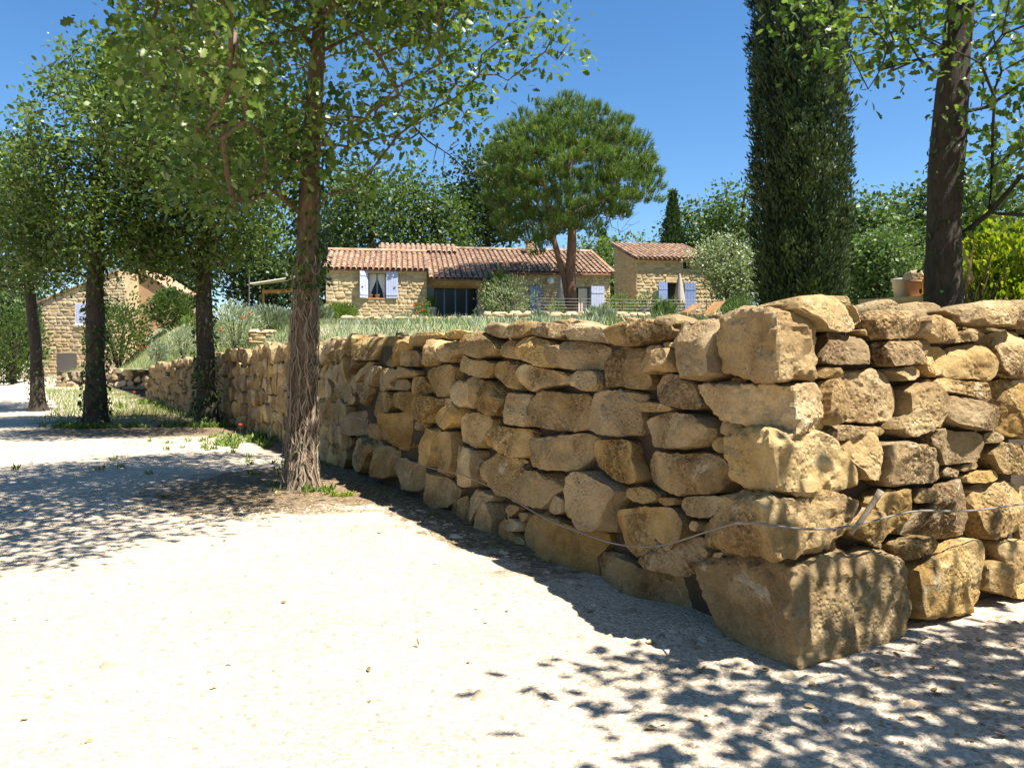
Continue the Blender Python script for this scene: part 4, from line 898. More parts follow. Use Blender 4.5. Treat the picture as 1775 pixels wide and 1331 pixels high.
FT = [
 (650, 268, 210, 60, 'leaf_oak_far', 'big oak behind the shuttered wing of the farmhouse', 6500),
 (755, 285, 170, 62, 'leaf_oak_far', 'oak behind the farmhouse ridge, beside the umbrella pine', 5600),
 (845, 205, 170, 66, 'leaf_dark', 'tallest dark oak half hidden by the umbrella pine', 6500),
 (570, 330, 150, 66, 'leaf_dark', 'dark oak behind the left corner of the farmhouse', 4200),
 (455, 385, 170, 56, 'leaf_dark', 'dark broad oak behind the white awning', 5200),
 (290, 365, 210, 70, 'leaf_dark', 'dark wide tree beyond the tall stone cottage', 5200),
 (1085, 388, 130, 78, 'leaf_mid', 'grey-green tree between the farmhouse and the stone annex', 3800),
 (1015, 400, 110, 74, 'leaf_mid', 'low tree behind the right end of the farmhouse roof', 3200),
 (1215, 325, 140, 72, 'leaf_oak_far', 'oak behind the stone annex roof', 5000),
 (1285, 296, 150, 66, 'leaf_oak_far', 'tall oak left of the cypress, behind the olive', 5200),
 (1500, 322, 190, 42, 'leaf_oak_far', 'bright leafy oak just behind the cypress', 6500),
 (1600, 282, 190, 46, 'leaf_oak_far', 'tall leafy oak behind the dark trunk', 6500),
 (1725, 256, 220, 40, 'leaf_oak_far', 'leafy oak at the far right beyond the hedge', 6500),
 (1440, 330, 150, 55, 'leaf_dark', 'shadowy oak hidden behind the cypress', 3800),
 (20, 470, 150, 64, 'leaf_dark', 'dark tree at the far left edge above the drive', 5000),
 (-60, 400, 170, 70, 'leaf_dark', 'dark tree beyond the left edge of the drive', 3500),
]
for i, (px, yt, w, Y, mt, lab, nl) in enumerate(FT): far_tree(px, yt, w, Y, 0, 600+i, mt, lab, nl, leaf=.22+.0016*Y+(.04 if mt == 'leaf_dark' else 0), low=.08)
far_tree(1268, 388, 130, 46, 0, 640, 'leaf_olive', 'silvery olive tree beside the stone annex', 6500, leaf=.17, low=.06, name='olive_tree', squash=1)
far_tree(1520, 395, 150, 27, 0, 641, 'leaf_mid', 'pale green leafy shrub tree between cypress and planters', 6500, leaf=.14, low=.05, cl=320)
far_tree(1430, 430, 120, 30, 0, 642, 'leaf_mid', 'low leafy bush right behind the cypress foot', 3500, leaf=.14, low=.02)
for px, yt, Y, H, lab in ((1166, 336, 70, 0, 'narrow dark conifer behind the annex roof'), (1046, 405, 80, 0, 'small dark conifer tip seen beside the pine trunk'), (262, 395, 62, 0, 'dark conifer between cottage and second oak')):
    tp = at(px, yt, Y); b = np.array([tp[0], Y, surf(tp[0], Y)-.05]); cypress('conifer_tree', lab, b, tp[2]-b[2], 1.5, 2200, px, .45, 'leaf_dark', ([0, .1, .3, .7, 1], [.8, 1, .9, .45, .03]))
# unseen oaks added round the drive behind and beside the viewer: they close off the open sky there
for i, (x, y, h, w, lab) in enumerate(((-9, -9, 10, 4.5, 'unseen added oak behind the viewer on the left side of the drive'), (0, -12, 11, 5, 'unseen added oak straight behind the viewer'), (9, -8, 11, 5, 'unseen added oak behind the viewer on the right'), (13.5, 1.5, 10, 4.5, 'unseen added oak far out on the right beyond the wall'), (-15, 1, 10, 4.5, 'unseen added oak across the drive on the left, outside the picture'))):
    rs = np.random.default_rng(800+i); b = np.array([x, y, surf(x, y)-.05]); E = [((x, y, h*.62), (w, w, h*.36), 2)]
    tree('oak_tree', lab, [b, b+np.array([.1, 0, h*.3]), b+np.array([-.2, .1, h*.8])], [(0, .3), (h*.5, .2), (h, .05)], E, 300, 22, .5, .34, ('bark', 'leaf_oak_far'), LQ, FQ, seed=810+i, dmin=.6, step=.6, rtip=.014, trunk_n=10, group='added oaks round the drive outside the picture')
# ------------------------------------------------------------------ buildings
ROT = math.radians(8); UX = np.array([math.cos(ROT), math.sin(ROT), 0.]); VY = np.array([-math.sin(ROT), math.cos(ROT), 0.]); ZZ = np.array([0, 0, 1.])
class House:
    def __init__(s, t, A, u=UX, v=VY): s.t = t; s.A = np.array(A, float); s.u = u; s.v = v
    def P(s, x, y, z): return s.A+s.u*x+s.v*y+ZZ*z
    def box(s, mb, x0, x1, y0, y1, z0, z1): return mb.box(s.P((x0+x1)/2, (y0+y1)/2, (z0+z1)/2), (x1-x0, y1-y0, z1-z0), s.u, s.v, ZZ)
    def part(s, name, mt, boxes, parent=None, smooth=False):
        mb = MB()
        for b in boxes: s.box(mb, *b)
        return mb.build(name, M[mt], parent or s.t, smooth)
    def px_u(s, px, y=0.):      # u along the front plane for a picture column
        k = (px-CX)/F; a = s.A+s.v*y; return (k*a[1]-a[0])/(s.u[0]-k*s.u[1])
    def px_z(s, px, py, y=0.):
        p = s.P(s.px_u(px, y), y, 0); return EYE+(HY-py)/F*p[1]-s.A[2]
# unit rubble stone variants (x,z in -.5...5, y outward 0..1)
UNIT = []
for k in range(8):
    rs = np.random.default_rng(70+k); a = np.linspace(0, 2*math.pi, 9)[:-1]; r = .5/np.maximum(abs(np.cos(a)), abs(np.sin(a)))**.75*rs.uniform(.84, 1.0, 8)
    V = [(math.cos(t)*q, 0, math.sin(t)*q) for t, q in zip(a, r)]+[(math.cos(t)*q*.95, -.55*rs.uniform(.7, 1.1), math.sin(t)*q*.93) for t, q in zip(a, r)]+[(math.cos(t)*q*.6, -1*rs.uniform(.85, 1.1), math.sin(t)*q*.6) for t, q in zip(a, r)]+[(0, -1.02, 0)]
    Fc = [[i, (i+1) % 8, 8+(i+1) % 8, 8+i] for i in range(8)]+[[8+i, 8+(i+1) % 8, 16+(i+1) % 8, 16+i] for i in range(8)]+[[16+i, 16+(i+1) % 8, 24] for i in range(8)]
    UNIT.append((np.array(V, float), Fc))
UNITM = {}
def unit_mesh(k, mt):
    if (k, mt) not in UNITM: UNITM[(k, mt)] = mesh_np('stone', UNIT[k][0], UNIT[k][1], M[mt], True)
    return UNITM[(k, mt)]
def rubble(P0, u, nrm, W_, H_, ch, sw, holes, parent, mt, seed, depth=.05, limit=9999, top=None, stuff_name='small_stones', bottom=None):
    """coursed rubble facing: stones as objects up to limit, the rest joined"""
    rs = np.random.default_rng(seed); z = 0.; cnt = 0; mb = MB(); ang = math.atan2(u[1], u[0]); inw = np.cross(ZZ, u); flip = np.dot(inw, -nrm) < 0
    while z < H_-ch*.35:
        h = ch*rs.uniform(.6, 1.5); h = min(h, H_-z) if H_-z-h > ch*.35 else H_-z; x = -rs.uniform(0, sw)
        while x < W_:
            w = sw*rs.uniform(.4, 1.8); a, b = max(x, 0), min(x+w, W_); x += w
            if b-a < .05: continue
            cx_, cz_ = (a+b)/2, z+h/2
            for (hx0, hx1, hz0, hz1) in holes:
                if z < hz1-.02 and z+h > hz0+.02:
                    if a < hx0 < b and b <= hx1: b = hx0
                    elif a < hx1 < b and a >= hx0: a = hx1
                    elif a >= hx0 and b <= hx1: b = a
                    elif a < hx0 and b > hx1: b = hx0
            if b-a < .06: continue
            cx_ = (a+b)/2
            if top is not None and cz_ > top(cx_): continue
            if bottom is not None and cz_ < bottom(cx_): continue
            k = int(rs.integers(0, 8)); c = P0+u*cx_+ZZ*(cz_+rs.normal()*.016); sc = ((b-a)*rs.uniform(.88, 1.0), depth*rs.uniform(.5, 1.7), h*rs.uniform(.82, 1.06)); rot = ang+(0 if not flip else math.pi); tilt = rs.normal()*.075
            if cnt < limit:
                o = obj('stone', unit_mesh(k, mt), parent, c); o.rotation_euler = (0, tilt, rot); o.scale = sc; cnt += 1
            else:
                V = UNIT[k][0]*np.array(sc); ct, st = math.cos(tilt), math.sin(tilt); V = np.stack([V[:, 0]*ct+V[:, 2]*st, V[:, 1], -V[:, 0]*st+V[:, 2]*ct], 1); cr, sr = math.cos(rot), math.sin(rot)
                V = np.stack([V[:, 0]*cr-V[:, 1]*sr, V[:, 0]*sr+V[:, 1]*cr, V[:, 2]], 1)+c; mb.add(V, UNIT[k][1])
        z += h
    if mb.v: tag(mb.build(stuff_name, M[mt], parent, True), kind='stuff')
    return cnt
# canal tile: half pipe, x across, y up the slope, z up
def tile_unit():
    V, Fc = [], []; n_ = 6
    for k, (y, r) in enumerate(((0, .5), (1, .42))):
        for i in range(n_+1): a = math.pi*i/n_; V.append((math.cos(a)*r, y, math.sin(a)*r*.8-.02))
        for i in range(n_+1): a = math.pi*i/n_; V.append((math.cos(a)*r*.84, y, math.sin(a)*r*.66-.02))
    m_ = n_+1
    for i in range(n_): Fc += [[i, i+1, 2*m_+i+1, 2*m_+i], [m_+i+1, m_+i, 3*m_+i, 3*m_+i+1], [i+1, i, m_+i, m_+i+1]]
    return np.array(V), Fc
TV, TF = tile_unit(); TILE = mesh_np('tile', TV, TF, M['tile'], False)
def tiled_roof(hs, x0, x1, y0, z0, y1, z1, parent_roof, seed, pitch=.27, tl=.42, limit=9999, clip=None, eave=True):
    """rows of cover tiles from the eave (y0,z0) to the ridge (y1,z1)"""
    rs = np.random.default_rng(seed); L = math.hypot(y1-y0, z1-z0); ny = int(L/tl)+1; nx = int(round((x1-x0)/pitch)); sl = math.atan2(z1-z0, y1-y0)
    up = hs.v*math.cos(sl)+ZZ*math.sin(sl); nz = np.cross(hs.u, up); Rm = Matrix((hs.u, up, nz)).transposed(); mb = MB(); cnt = 0
    for r in range(ny):
        for c in range(nx):
            x = x0+(c+.5)*pitch*(x1-x0)/(nx*pitch); s = r*L/ny
            if clip is not None and clip(x, s/L): continue
            p = hs.P(x, y0, z0)+up*(s+rs.normal()*.012)+nz*(.035+.012*rs.random()); sc = (pitch*.80, L/ny*1.22, pitch*.62); yaw = rs.normal()*.025
            Rl = Rm.to_4x4() @ Matrix.Rotation(yaw, 4, 'Z') @ Matrix.Rotation(-.035, 4, 'X')
            if cnt < limit:
                o = obj('tile', TILE, parent_roof, p); o.rotation_euler = Rl.to_euler(); o.scale = sc; cnt += 1
            else:
                R3 = np.array(Rl.to_3x3()); mb.add((TV*np.array(sc))@R3.T+p, TF)
    if mb.v: tag(mb.build('tiles', M['tile'], parent_roof), kind='stuff')
    return cnt
def shutter(hs, x0, x1, z0, z1, y, mt, parent, planks=4, ang=0., hinge='l', handle=True):
    """boarded shutter, opened by ang about its hinge edge"""
    w = x1-x0; hx = x0 if hinge == 'l' else x1; sgn = 1 if hinge == 'l' else -1; d = hs.u*math.cos(ang)*sgn-hs.v*math.sin(ang); nrm = np.cross(d, ZZ)*sgn; o0 = hs.P(hx, y, 0)
    mb = MB(); mb.box(o0+d*w/2+ZZ*(z0+z1)/2+nrm*.0, (w, .02, z1-z0), d, nrm, ZZ); s = mb.build('shutter', M[mt], parent)
    for k in range(planks):
        b = MB(); b.box(o0+d*(k+.5)*w/planks+ZZ*(z0+z1)/2+nrm*.018, (w/planks*.93, .02, z1-z0), d, nrm, ZZ); b.build('plank', M[mt], s)
    for zz in (z0+.14*(z1-z0), z1-.14*(z1-z0)):
        b = MB(); b.box(o0+d*w/2+ZZ*zz+nrm*.036, (w*.96, .018, .09), d, nrm, ZZ); b.build('brace', M[mt], s)
    if handle: b = MB(); b.box(o0+d*w*.72+ZZ*(z0+z1)*.47+nrm*.045, (.09, .02, .05), d, nrm, ZZ); b.build('latch', M['dark_wood'], s)
    return s
# ---- farmhouse
A = at(565, 556, 40.0); A[2] = 3.85
fh = thing('farmhouse', 'long low stone farmhouse with terracotta roofs behind the umbrella pine', 'house', A); H = House(fh, A)
uw = H.px_u(740); ze = H.px_z(565, 466); z_of = lambda px, py, y=0: H.px_z(px, py, y)
# wing: window opening
wx0, wx1 = H.px_u(638), H.px_u(669); wz0, wz1 = z_of(650, 517), z_of(650, 471)
WD = .45
w1 = H.part('wall', 'mortar', [(0, wx0, 0, WD, -.6, ze-.05), (wx1, uw, 0, WD, -.6, ze-.05), (wx0, wx1, 0, WD, -.6, wz0), (wx0, wx1, 0, WD, wz1, ze-.05)])
n1 = rubble(H.P(0, 0, 0), H.u, -H.v, uw, ze-.06, .145, .32, [(wx0, wx1, wz0, wz1)], w1, 'house_stone', 1, .03, limit=240)
w2 = H.part('side_wall', 'mortar', [(-.002, .44, WD+.002, 5.2, -.6, ze-.05)])
gm = MB(); zr = ze+1.38
for x in (.0, .44): pass
gm.add([H.P(0, .3, ze-.04), H.P(0, 5.0, ze-.04), H.P(0, 3.6, zr-.1), H.P(.4, .3, ze-.04), H.P(.4, 5.0, ze-.04), H.P(.4, 3.6, zr-.1)], [[0, 1, 2], [5, 4, 3], [0, 2, 5, 3], [1, 4, 5, 2]]); gm.build('gable', M['mortar'], fh)
win = H.part('window', 'inside', [(wx0, wx1, .36, .40, wz0, wz1)])
H.part('frame', 'blue', [(wx0+.002, wx0+.05, .26, .32, wz0, wz1), (wx1-.05, wx1-.002, .26, .32, wz0, wz1), (wx0+.05, wx1-.05, .26, .32, wz1-.06, wz1-.002), ((wx0+wx1)/2-.03, (wx0+wx1)/2+.03, .26, .32, wz0, wz1-.06)], win)
for a, b in ((wx0+.05, (wx0+wx1)/2-.03), ((wx0+wx1)/2+.03, wx1-.05)): H.part('pane', 'glass', [(a, b, .285, .295, wz0, wz1-.06)], win)
for sg, a, b in ((1, wx0+.06, (wx0+wx1)/2-.04), (-1, (wx0+wx1)/2+.04, wx1-.06)):   # lace curtains gathered to the sides
    mb = MB(); k = 10; P = []
    for i in range(k+1):
        t = i/k; z = wz1-.08-t*(wz1-wz0)*.93; wd = (b-a)*(1-.75*sstep(.15, .85, t)); x_in = b if sg < 0 else a; x_o = x_in+sg*wd
        for q in range(7): s = q/6; P.append(H.P(x_in+(x_o-x_in)*s, .262-.012*math.sin(q*2.1), z))
    mb.add(P, [[i*7+q, i*7+q+1, (i+1)*7+q+1, (i+1)*7+q] for i in range(k) for q in range(6)]); mb.build('curtain', M['curtain'], win, True)
H.part('sill', 'wood', [(wx0-.03, wx1+.03, -.06, .25, wz0-.05, wz0+.012)], win)
shutter(H, wx0-.5, wx0-.01, wz0, wz1, -.03, 'shutter', fh, 3, ang=.65, hinge='r')
shutter(H, wx1+.01, wx1+.6, wz0, wz1, -.07, 'shutter', fh, 5, ang=.05, hinge='l')
# wing roof
rf = MB(); ov = .18; rf.add([H.P(-.15, -ov, ze+.0), H.P(uw+.12, -ov, ze), H.P(uw+.12, 3.6, zr), H.P(-.15, 3.6, zr), H.P(-.15, -ov, ze-.08), H.P(uw+.12, -ov, ze-.08), H.P(uw+.12, 3.6, zr-.08), H.P(-.15, 3.6, zr-.08)], [[0, 1, 2, 3], [7, 6, 5, 4], [0, 4, 5, 1], [1, 5, 6, 2], [3, 2, 6, 7], [0, 3, 7, 4]])
r1 = rf.build('roof', M['tile_deck'], fh)
nt_ = tiled_roof(H, -.15, uw+.12, -ov-.06, ze-.0, 3.6, zr, r1, 3, .28, .46)
rb = MB(); rb.tube([H.P(-.2, 3.6, zr+.08), H.P(uw+.1, 3.6, zr+.08)], [.13, .13], 8); rb.build('ridge_tile', M['tile'], r1)
H.part('cornice', 'mortar', [(-.05, uw+.02, -.10, -.002, ze-.17, ze-.085)])
bk = MB(); bk.add([H.P(-.15, 3.6, zr-.02), H.P(uw+.12, 3.6, zr-.02), H.P(uw+.12, 7.0, ze), H.P(-.15, 7.0, ze)], [[0, 1, 2, 3]]); bk.build('rear_roof', M['tile'], fh)
# main range
um1 = H.px_u(1062, .0); ym = .55; zem = z_of(1040, 474); zrm = zem+1.85; yr = 5.4; xr0 = H.px_u(658, yr)
x_p = H.px_u(852)          # porch end
dx0, dx1 = H.px_u(752), H.px_u(830); dzt = z_of(790, 498)
bx0, bx1 = H.px_u(1000), H.px_u(1028); bzt = z_of(1015, 494); b2z = z_of(960, 494)
w3 = H.part('wall', 'mortar', [(uw+.002, dx0, ym, ym+.45, -.6, zem-.05), (dx0, dx1, ym, ym+.45, dzt, zem-.05), (dx1, bx0, ym, ym+.45, -.6, zem-.05), (bx0, bx1, ym, ym+.45, bzt, zem-.05), (bx1, um1, ym, ym+.45, -.6, zem-.05)])
rubble(H.P(x_p, ym, 0), H.u, -H.v, um1-x_p, zem-.06, .15, .34, [(bx0-x_p, bx1-x_p, -1, bzt)], w3, 'house_stone', 2, .03, limit=90)
H.part('side_wall', 'mortar', [(um1-.45, um1-.003, ym+.452, 9.5, -.6, zem-.05)])
gd = H.part('glazed_door', 'inside', [(dx0, dx1, ym+.36, ym+.42, -.3, dzt)])
nd_ = 4
for k in range(nd_+1): x = dx0+(dx1-dx0)*k/nd_; H.part('frame', 'blue', [(x-.035, x+.035, ym+.2, ym+.27, -.3, dzt)], gd)
for k in range(nd_): a, b = dx0+(dx1-dx0)*k/nd_+.037, dx0+(dx1-dx0)*(k+1)/nd_-.037; H.part('pane', 'glass', [(a, b, ym+.228, ym+.238, -.3, dzt)], gd)
H.part('lintel', 'wood', [(dx0-.1, dx1+.1, ym-.03, ym+.15, dzt, dzt+.12)], gd)
tb = H.part('shutter', 'blue', [(dx0-.42, dx0-.03, ym-.06, ym-.02, -.2, dzt)])
# right french door: dark opening, pale curtain leaf, two blue shutters
fd = H.part('french_door', 'inside', [(bx0, bx1, ym+.36, ym+.42, -.3, bzt)])
H.part('leaf', 'white_pot', [(bx0+.25, bx1-.12, ym+.22, ym+.27, -.3, bzt-.1)], fd); H.part('frame', 'blue', [(bx0, bx0+.07, ym+.18, ym+.25, -.3, bzt), (bx1-.07, bx1, ym+.18, ym+.25, -.3, bzt), (bx0+.07, bx1-.07, ym+.18, ym+.25, bzt-.07, bzt)], fd)
shutter(H, bx1+.02, bx1+.72, -.25, bzt, ym-.06, 'shutter', fh, 5, .05, 'l'); shutter(H, bx0-.5, bx0-.02, -.25, bzt, ym-.05, 'blue', fh, 3, .4, 'r')
sx0, sx1 = H.px_u(921), H.px_u(941); shutter(H, sx0, sx1, .1, b2z, ym-.06, 'blue', fh, 4, .03, 'l')
lamp = MB(); lp = H.P(H.px_u(957), ym, z_of(957, 485)); lamp.tube([lp-H.v*.0, lp-H.v*.05, lp-H.v*.14], [.05, .17, .19], 14); lamp.build('wall_lamp', M['white'], fh, True)
def slab_roof(name, pts, thick, mt, parent):
    mb = MB(); m_ = len(pts); P = [H.P(*q) for q in pts]+[H.P(q[0], q[1], q[2]-thick) for q in pts]
    mb.add(P, [list(range(m_)), list(range(2*m_-1, m_-1, -1))]+[[i, m_+i, m_+(i+1) % m_, (i+1) % m_] for i in range(m_)]); return mb.build(name, M[mt], parent)
sl = (zrm-zem)/(yr-(ym-.25)); yp = -1.2; zp = zem+(yp-(ym-.25))*sl
r2 = slab_roof('roof', [(uw+.14, yp, zp), (x_p, yp, zp), (x_p, ym-.25, zem), (um1+.15, ym-.25, zem), (um1+.15, yr, zrm), (xr0, yr, zrm), (xr0, 3.66, zrm-(yr-3.66)*sl), (uw+.14, 3.66, zrm-(yr-3.66)*sl)], .08, 'tile_deck', fh)
Lm = math.hypot(yr-yp, zrm-zp); s_e = math.hypot(ym-.25-yp, zem-zp)/Lm; s_w = math.hypot(3.7-yp, sl*(3.7-yp))/Lm
tiled_roof(H, xr0, um1+.15, yp-.05, zp, yr, zrm, r2, 5, .28, .46, limit=300-nt_, clip=lambda x, s: (x < uw+.14 and s < s_w) or (x > x_p and s < s_e-.01))
rb = MB(); rb.tube([H.P(xr0-.05, yr, zrm+.08), H.P(um1+.2, yr, zrm+.08)], [.13, .13], 8); rb.build('ridge_tile', M['tile'], r2)
rb = MB(); rb.tube([H.P(um1+.15, ym-.3, zem+.06), H.P(um1+.15, yr, zrm+.08)], [.11, .11], 8); rb.build('verge_tile', M['tile'], r2)
slab_roof('rear_roof', [(xr0, yr, zrm-.03), (um1+.15, yr, zrm-.03), (um1+.15, 9.8, zem), (xr0, 9.8, zem)], .08, 'tile', fh)
ga = MB(); ga.add([H.P(um1-.01, ym+.2, zem-.06), H.P(um1-.01, 9.6, zem-.06), H.P(um1-.01, yr, zrm-.12), H.P(um1-.4, ym+.2, zem-.06), H.P(um1-.4, 9.6, zem-.06), H.P(um1-.4, yr, zrm-.12)], [[0, 1, 2], [5, 4, 3], [0, 2, 5, 3], [1, 4, 5, 2]]); ga.build('gable', M['mortar'], fh)
# porch posts under the low eave and a second raised ridge
H.part('post', 'mortar', [(x_p-.35, x_p-.05, yp+.15, yp+.45, -.6, zp-.1)])
xq = H.px_u(790, yr)
slab_roof('raised_roof', [(xr0, yr-1.2, zrm-1.2*sl+.12), (xq, yr-1.2, zrm-1.2*sl+.12), (xq, yr+.3, zrm+.3), (xr0, yr+.3, zrm+.3)], .2, 'tile_deck', fh)
tiled_roof(H, xr0, xq, yr-1.25, zrm-1.2*sl+.12, yr+.3, zrm+.3, bpy.data.objects['raised_roof'], 6, .28, .46, limit=0)
cx = H.px_u(920, yr-.6); ch_ = H.part('chimney', 'mortar', [(cx-.28, cx+.28, yr-1.0, yr-.4, zrm-.6, zrm+.42)])
rubble(H.P(cx-.28, yr-1.0, zrm-.3), H.u, -H.v, .56, .7, .14, .25, [], ch_, 'house_stone', 9, .03); H.part('cap', 'tile', [(cx-.33, cx+.33, yr-1.05, yr-.35, zrm+.43, zrm+.49)], ch_)
# ---- annex on the right
A = at(1103, 540, 50.0); A[2] = 4.35
an_ = thing('stone_annex', 'small tall stone annex with lean-to tiled roof and blue shutters', 'house', A); B = House(an_, A)
ub = B.px_u(1232); zeb = B.px_z(1110, 448); zrb = zeb+1.75; yb = 5.2
ex0, ex1 = B.px_u(1156), B.px_u(1176); ezt = B.px_z(1165, 490); fx0, fx1 = B.px_u(1184), B.px_u(1197); fz0, fz1 = B.px_z(1190, 466), B.px_z(1190, 447)
w = B.part('wall', 'mortar', [(0, ex0, 0, .4, -.6, zeb-.03), (ex0, ex1, 0, .4, ezt, zeb-.03), (ex1, fx0, 0, .4, -.6, zeb-.03), (fx0, fx1, 0, .4, -.6, fz0), (fx1, ub, 0, .4, -.6, zeb-.03), (fx0, fx1, 0, .4, fz1, zeb-.03)])
rubble(B.P(0, 0, 0), B.u, -B.v, ub, zeb-.04, .19, .42, [(ex0, ex1, -1, ezt), (fx0, fx1, fz0, fz1)], w, 'house_stone', 11, .035)
# side wall with sloping top
sw = MB(); sw.add([B.P(0, .402, -.6), B.P(0, yb, -.6), B.P(0, yb, zrb-.1), B.P(0, .402, zeb+.02), B.P(.4, .402, -.6), B.P(.4, yb, -.6), B.P(.4, yb, zrb-.1), B.P(.4, .402, zeb+.02)], [[0, 3, 2, 1], [4, 5, 6, 7], [0, 1, 5, 4], [3, 7, 6, 2], [0, 4, 7, 3], [1, 2, 6, 5]])
ws = sw.build('side_wall', M['mortar'], an_)
rubble(B.P(0, yb, 0), -B.v, -B.u, yb-.05, zrb, .17, .34, [(yb-2.2, yb-1.5, .9, 1.7)], ws, 'house_stone', 12, .03, limit=110, top=lambda x: zeb+(zrb-zeb)*(yb-x)/yb-.14)
sd = MB(); sd.box(B.P(.02, 1.85, 1.3), (.06, .7, .8), B.u, B.v, ZZ); sdw = sd.build('side_window', M['inside'], an_)
sd = MB(); sd.box(B.P(-.07, 1.66, 1.3), (.03, .34, .8), B.u, B.v, ZZ); sd.build('shutter', M['blue'], sdw)
B.part('doorway', 'inside', [(ex0, ex1, .3, .36, -.6, ezt)]); B.part('upper_window', 'inside', [(fx0, fx1, .2, .26, fz0, fz1)]); B.part('lintel', 'dark_wood', [(fx0-.12, fx1+.2, -.07, .1, fz1, fz1+.1)])
B.part('door_lintel', 'pale_stone', [(ex0-.1, ex1+.1, -.08, .1, ezt, ezt+.22)])
shutter(B, B.px_u(1139), ex0, -.3, ezt, -.08, 'blue', an_, 4, .25, 'r'); shutter(B, B.px_u(1186), B.px_u(1205), -.3, ezt, -.08, 'blue', an_, 4, .02, 'l')
HB = H; H = B
r3 = slab_roof('roof', [(-.2, -.3, zeb-.02), (ub+.2, -.3, zeb-.02), (ub+.2, yb+.2, zrb), (-.2, yb+.2, zrb)], .1, 'tile_deck', an_)
tiled_roof(B, -.2, ub+.2, -.36, zeb, yb+.2, zrb+.02, r3, 7, .30, .52)
B.part('cornice', 'mortar', [(-.05, ub+.05, -.14, -.002, zeb-.2, zeb-.125)])
B.part('rear_wall', 'mortar', [(.4, ub, yb-.4, yb, -.6, zrb-.12), (ub-.4, ub, .402, yb-.4, -.6, zeb-.1)])
bt = MB(); bt.add([B.P(ub, -.02, -.6), B.P(ub+1.2, -.02, -.6), B.P(ub, -.02, 2.6), B.P(ub, .8, -.6), B.P(ub+1.2, .8, -.6), B.P(ub, .8, 2.6)], [[0, 1, 2], [5, 4, 3], [1, 4, 5, 2], [0, 2, 5, 3]]); btr = bt.build('buttress', M['mortar'], an_)
rubble(B.P(ub, -.02, -.1), B.u, -B.v, 1.2, 2.6, .18, .36, [], btr, 'house_stone', 13, .05, top=lambda x: 2.5*(1-x/1.2)-.1)
# ---- tall cottage on the left
A = at(72, 640, 55.0); A[2] = ground_z(np.array([-29.]), np.array([55.]))[0]-.3
ct = thing('stone_cottage', 'tall stone cottage with gable front half hidden by the oaks', 'house', A); C = House(ct, A, np.array([1., 0, 0]), np.array([0, 1., 0])); H = C
uc = C.px_u(217); zl = C.px_z(72, 522); za = C.px_z(205, 470); xa = C.px_u(205); zrr = C.px_z(217, 474)
kx0, kx1, kz0, kz1 = C.px_u(131), C.px_u(153), C.px_z(140, 562), C.px_z(140, 526); gx0, gx1, gz1 = C.px_u(99), C.px_u(133), C.px_z(110, 612)
mb = MB(); ol = [(0, -.5), (uc, -.5), (uc, zrr), (xa, za), (0, zl)]; P = [C.P(x, 0, z) for x, z in ol]+[C.P(x, 7, z) for x, z in ol]
mb.add(P, [[0, 1, 2, 3, 4], [9, 8, 7, 6, 5]]+[[i, 5+i, 5+(i+1) % 5, (i+1) % 5] for i in range(5)]); wc = mb.build('wall', M['mortar'], ct)
topf = lambda x: np.interp(x, [0, xa, uc], [zl, za, zrr])-.1
rubble(C.P(0, 0, 0), C.u, -C.v, uc, za, .22, .46, [(kx0, kx1, kz0, kz1), (gx0, gx1, -1, gz1)], wc, 'house_stone', 21, .035, limit=260, top=topf)
kw = C.part('window', 'white', [(kx0, kx1, -.03, -.004, kz0, kz1)]); C.part('pane', 'shutter', [(kx0+.08, kx1-.05, -.05, -.032, kz0+.1, kz1-.02)], kw); C.part('sill', 'white', [(kx0-.06, kx1+.06, -.14, -.06, kz0-.1, kz0)], kw)
C.part('garage_door', 'steel', [(gx0, gx1, -.03, -.004, -.4, gz1)])
slab_roof('roof', [(-.4, -.15, zl-.08), (xa, -.15, za+.1), (xa, 7.2, za+.1), (-.4, 7.2, zl-.08)], .14, 'tile', ct)
mb = MB(); c0 = C.px_u(290, 2.); P = [C.P(uc+.002, 2.0, -.5), C.P(c0, 2.0, -.5), C.P(c0, 2.0, C.px_z(290, 500, 2)), C.P(uc+.002, 2.0, C.px_z(217, 466, 2))]; P += [p+np.array([0, 5., 0]) for p in P]; mb.add(P, [[0, 1, 2, 3], [7, 6, 5, 4], [0, 4, 5, 1], [1, 5, 6, 2], [2, 6, 7, 3], [3, 7, 4, 0]]); mb.build('lean_to', M['plaster'], ct)
slab_roof('lean_to_roof', [(uc-.05, 1.8, C.px_z(217, 466, 2)+.04), (c0+.3, 1.8, C.px_z(290, 500, 2)-.08), (c0+.3, 7.2, C.px_z(290, 500, 2)-.08), (uc-.05, 7.2, C.px_z(217, 466, 2)+.04)], .12, 'tile', ct)
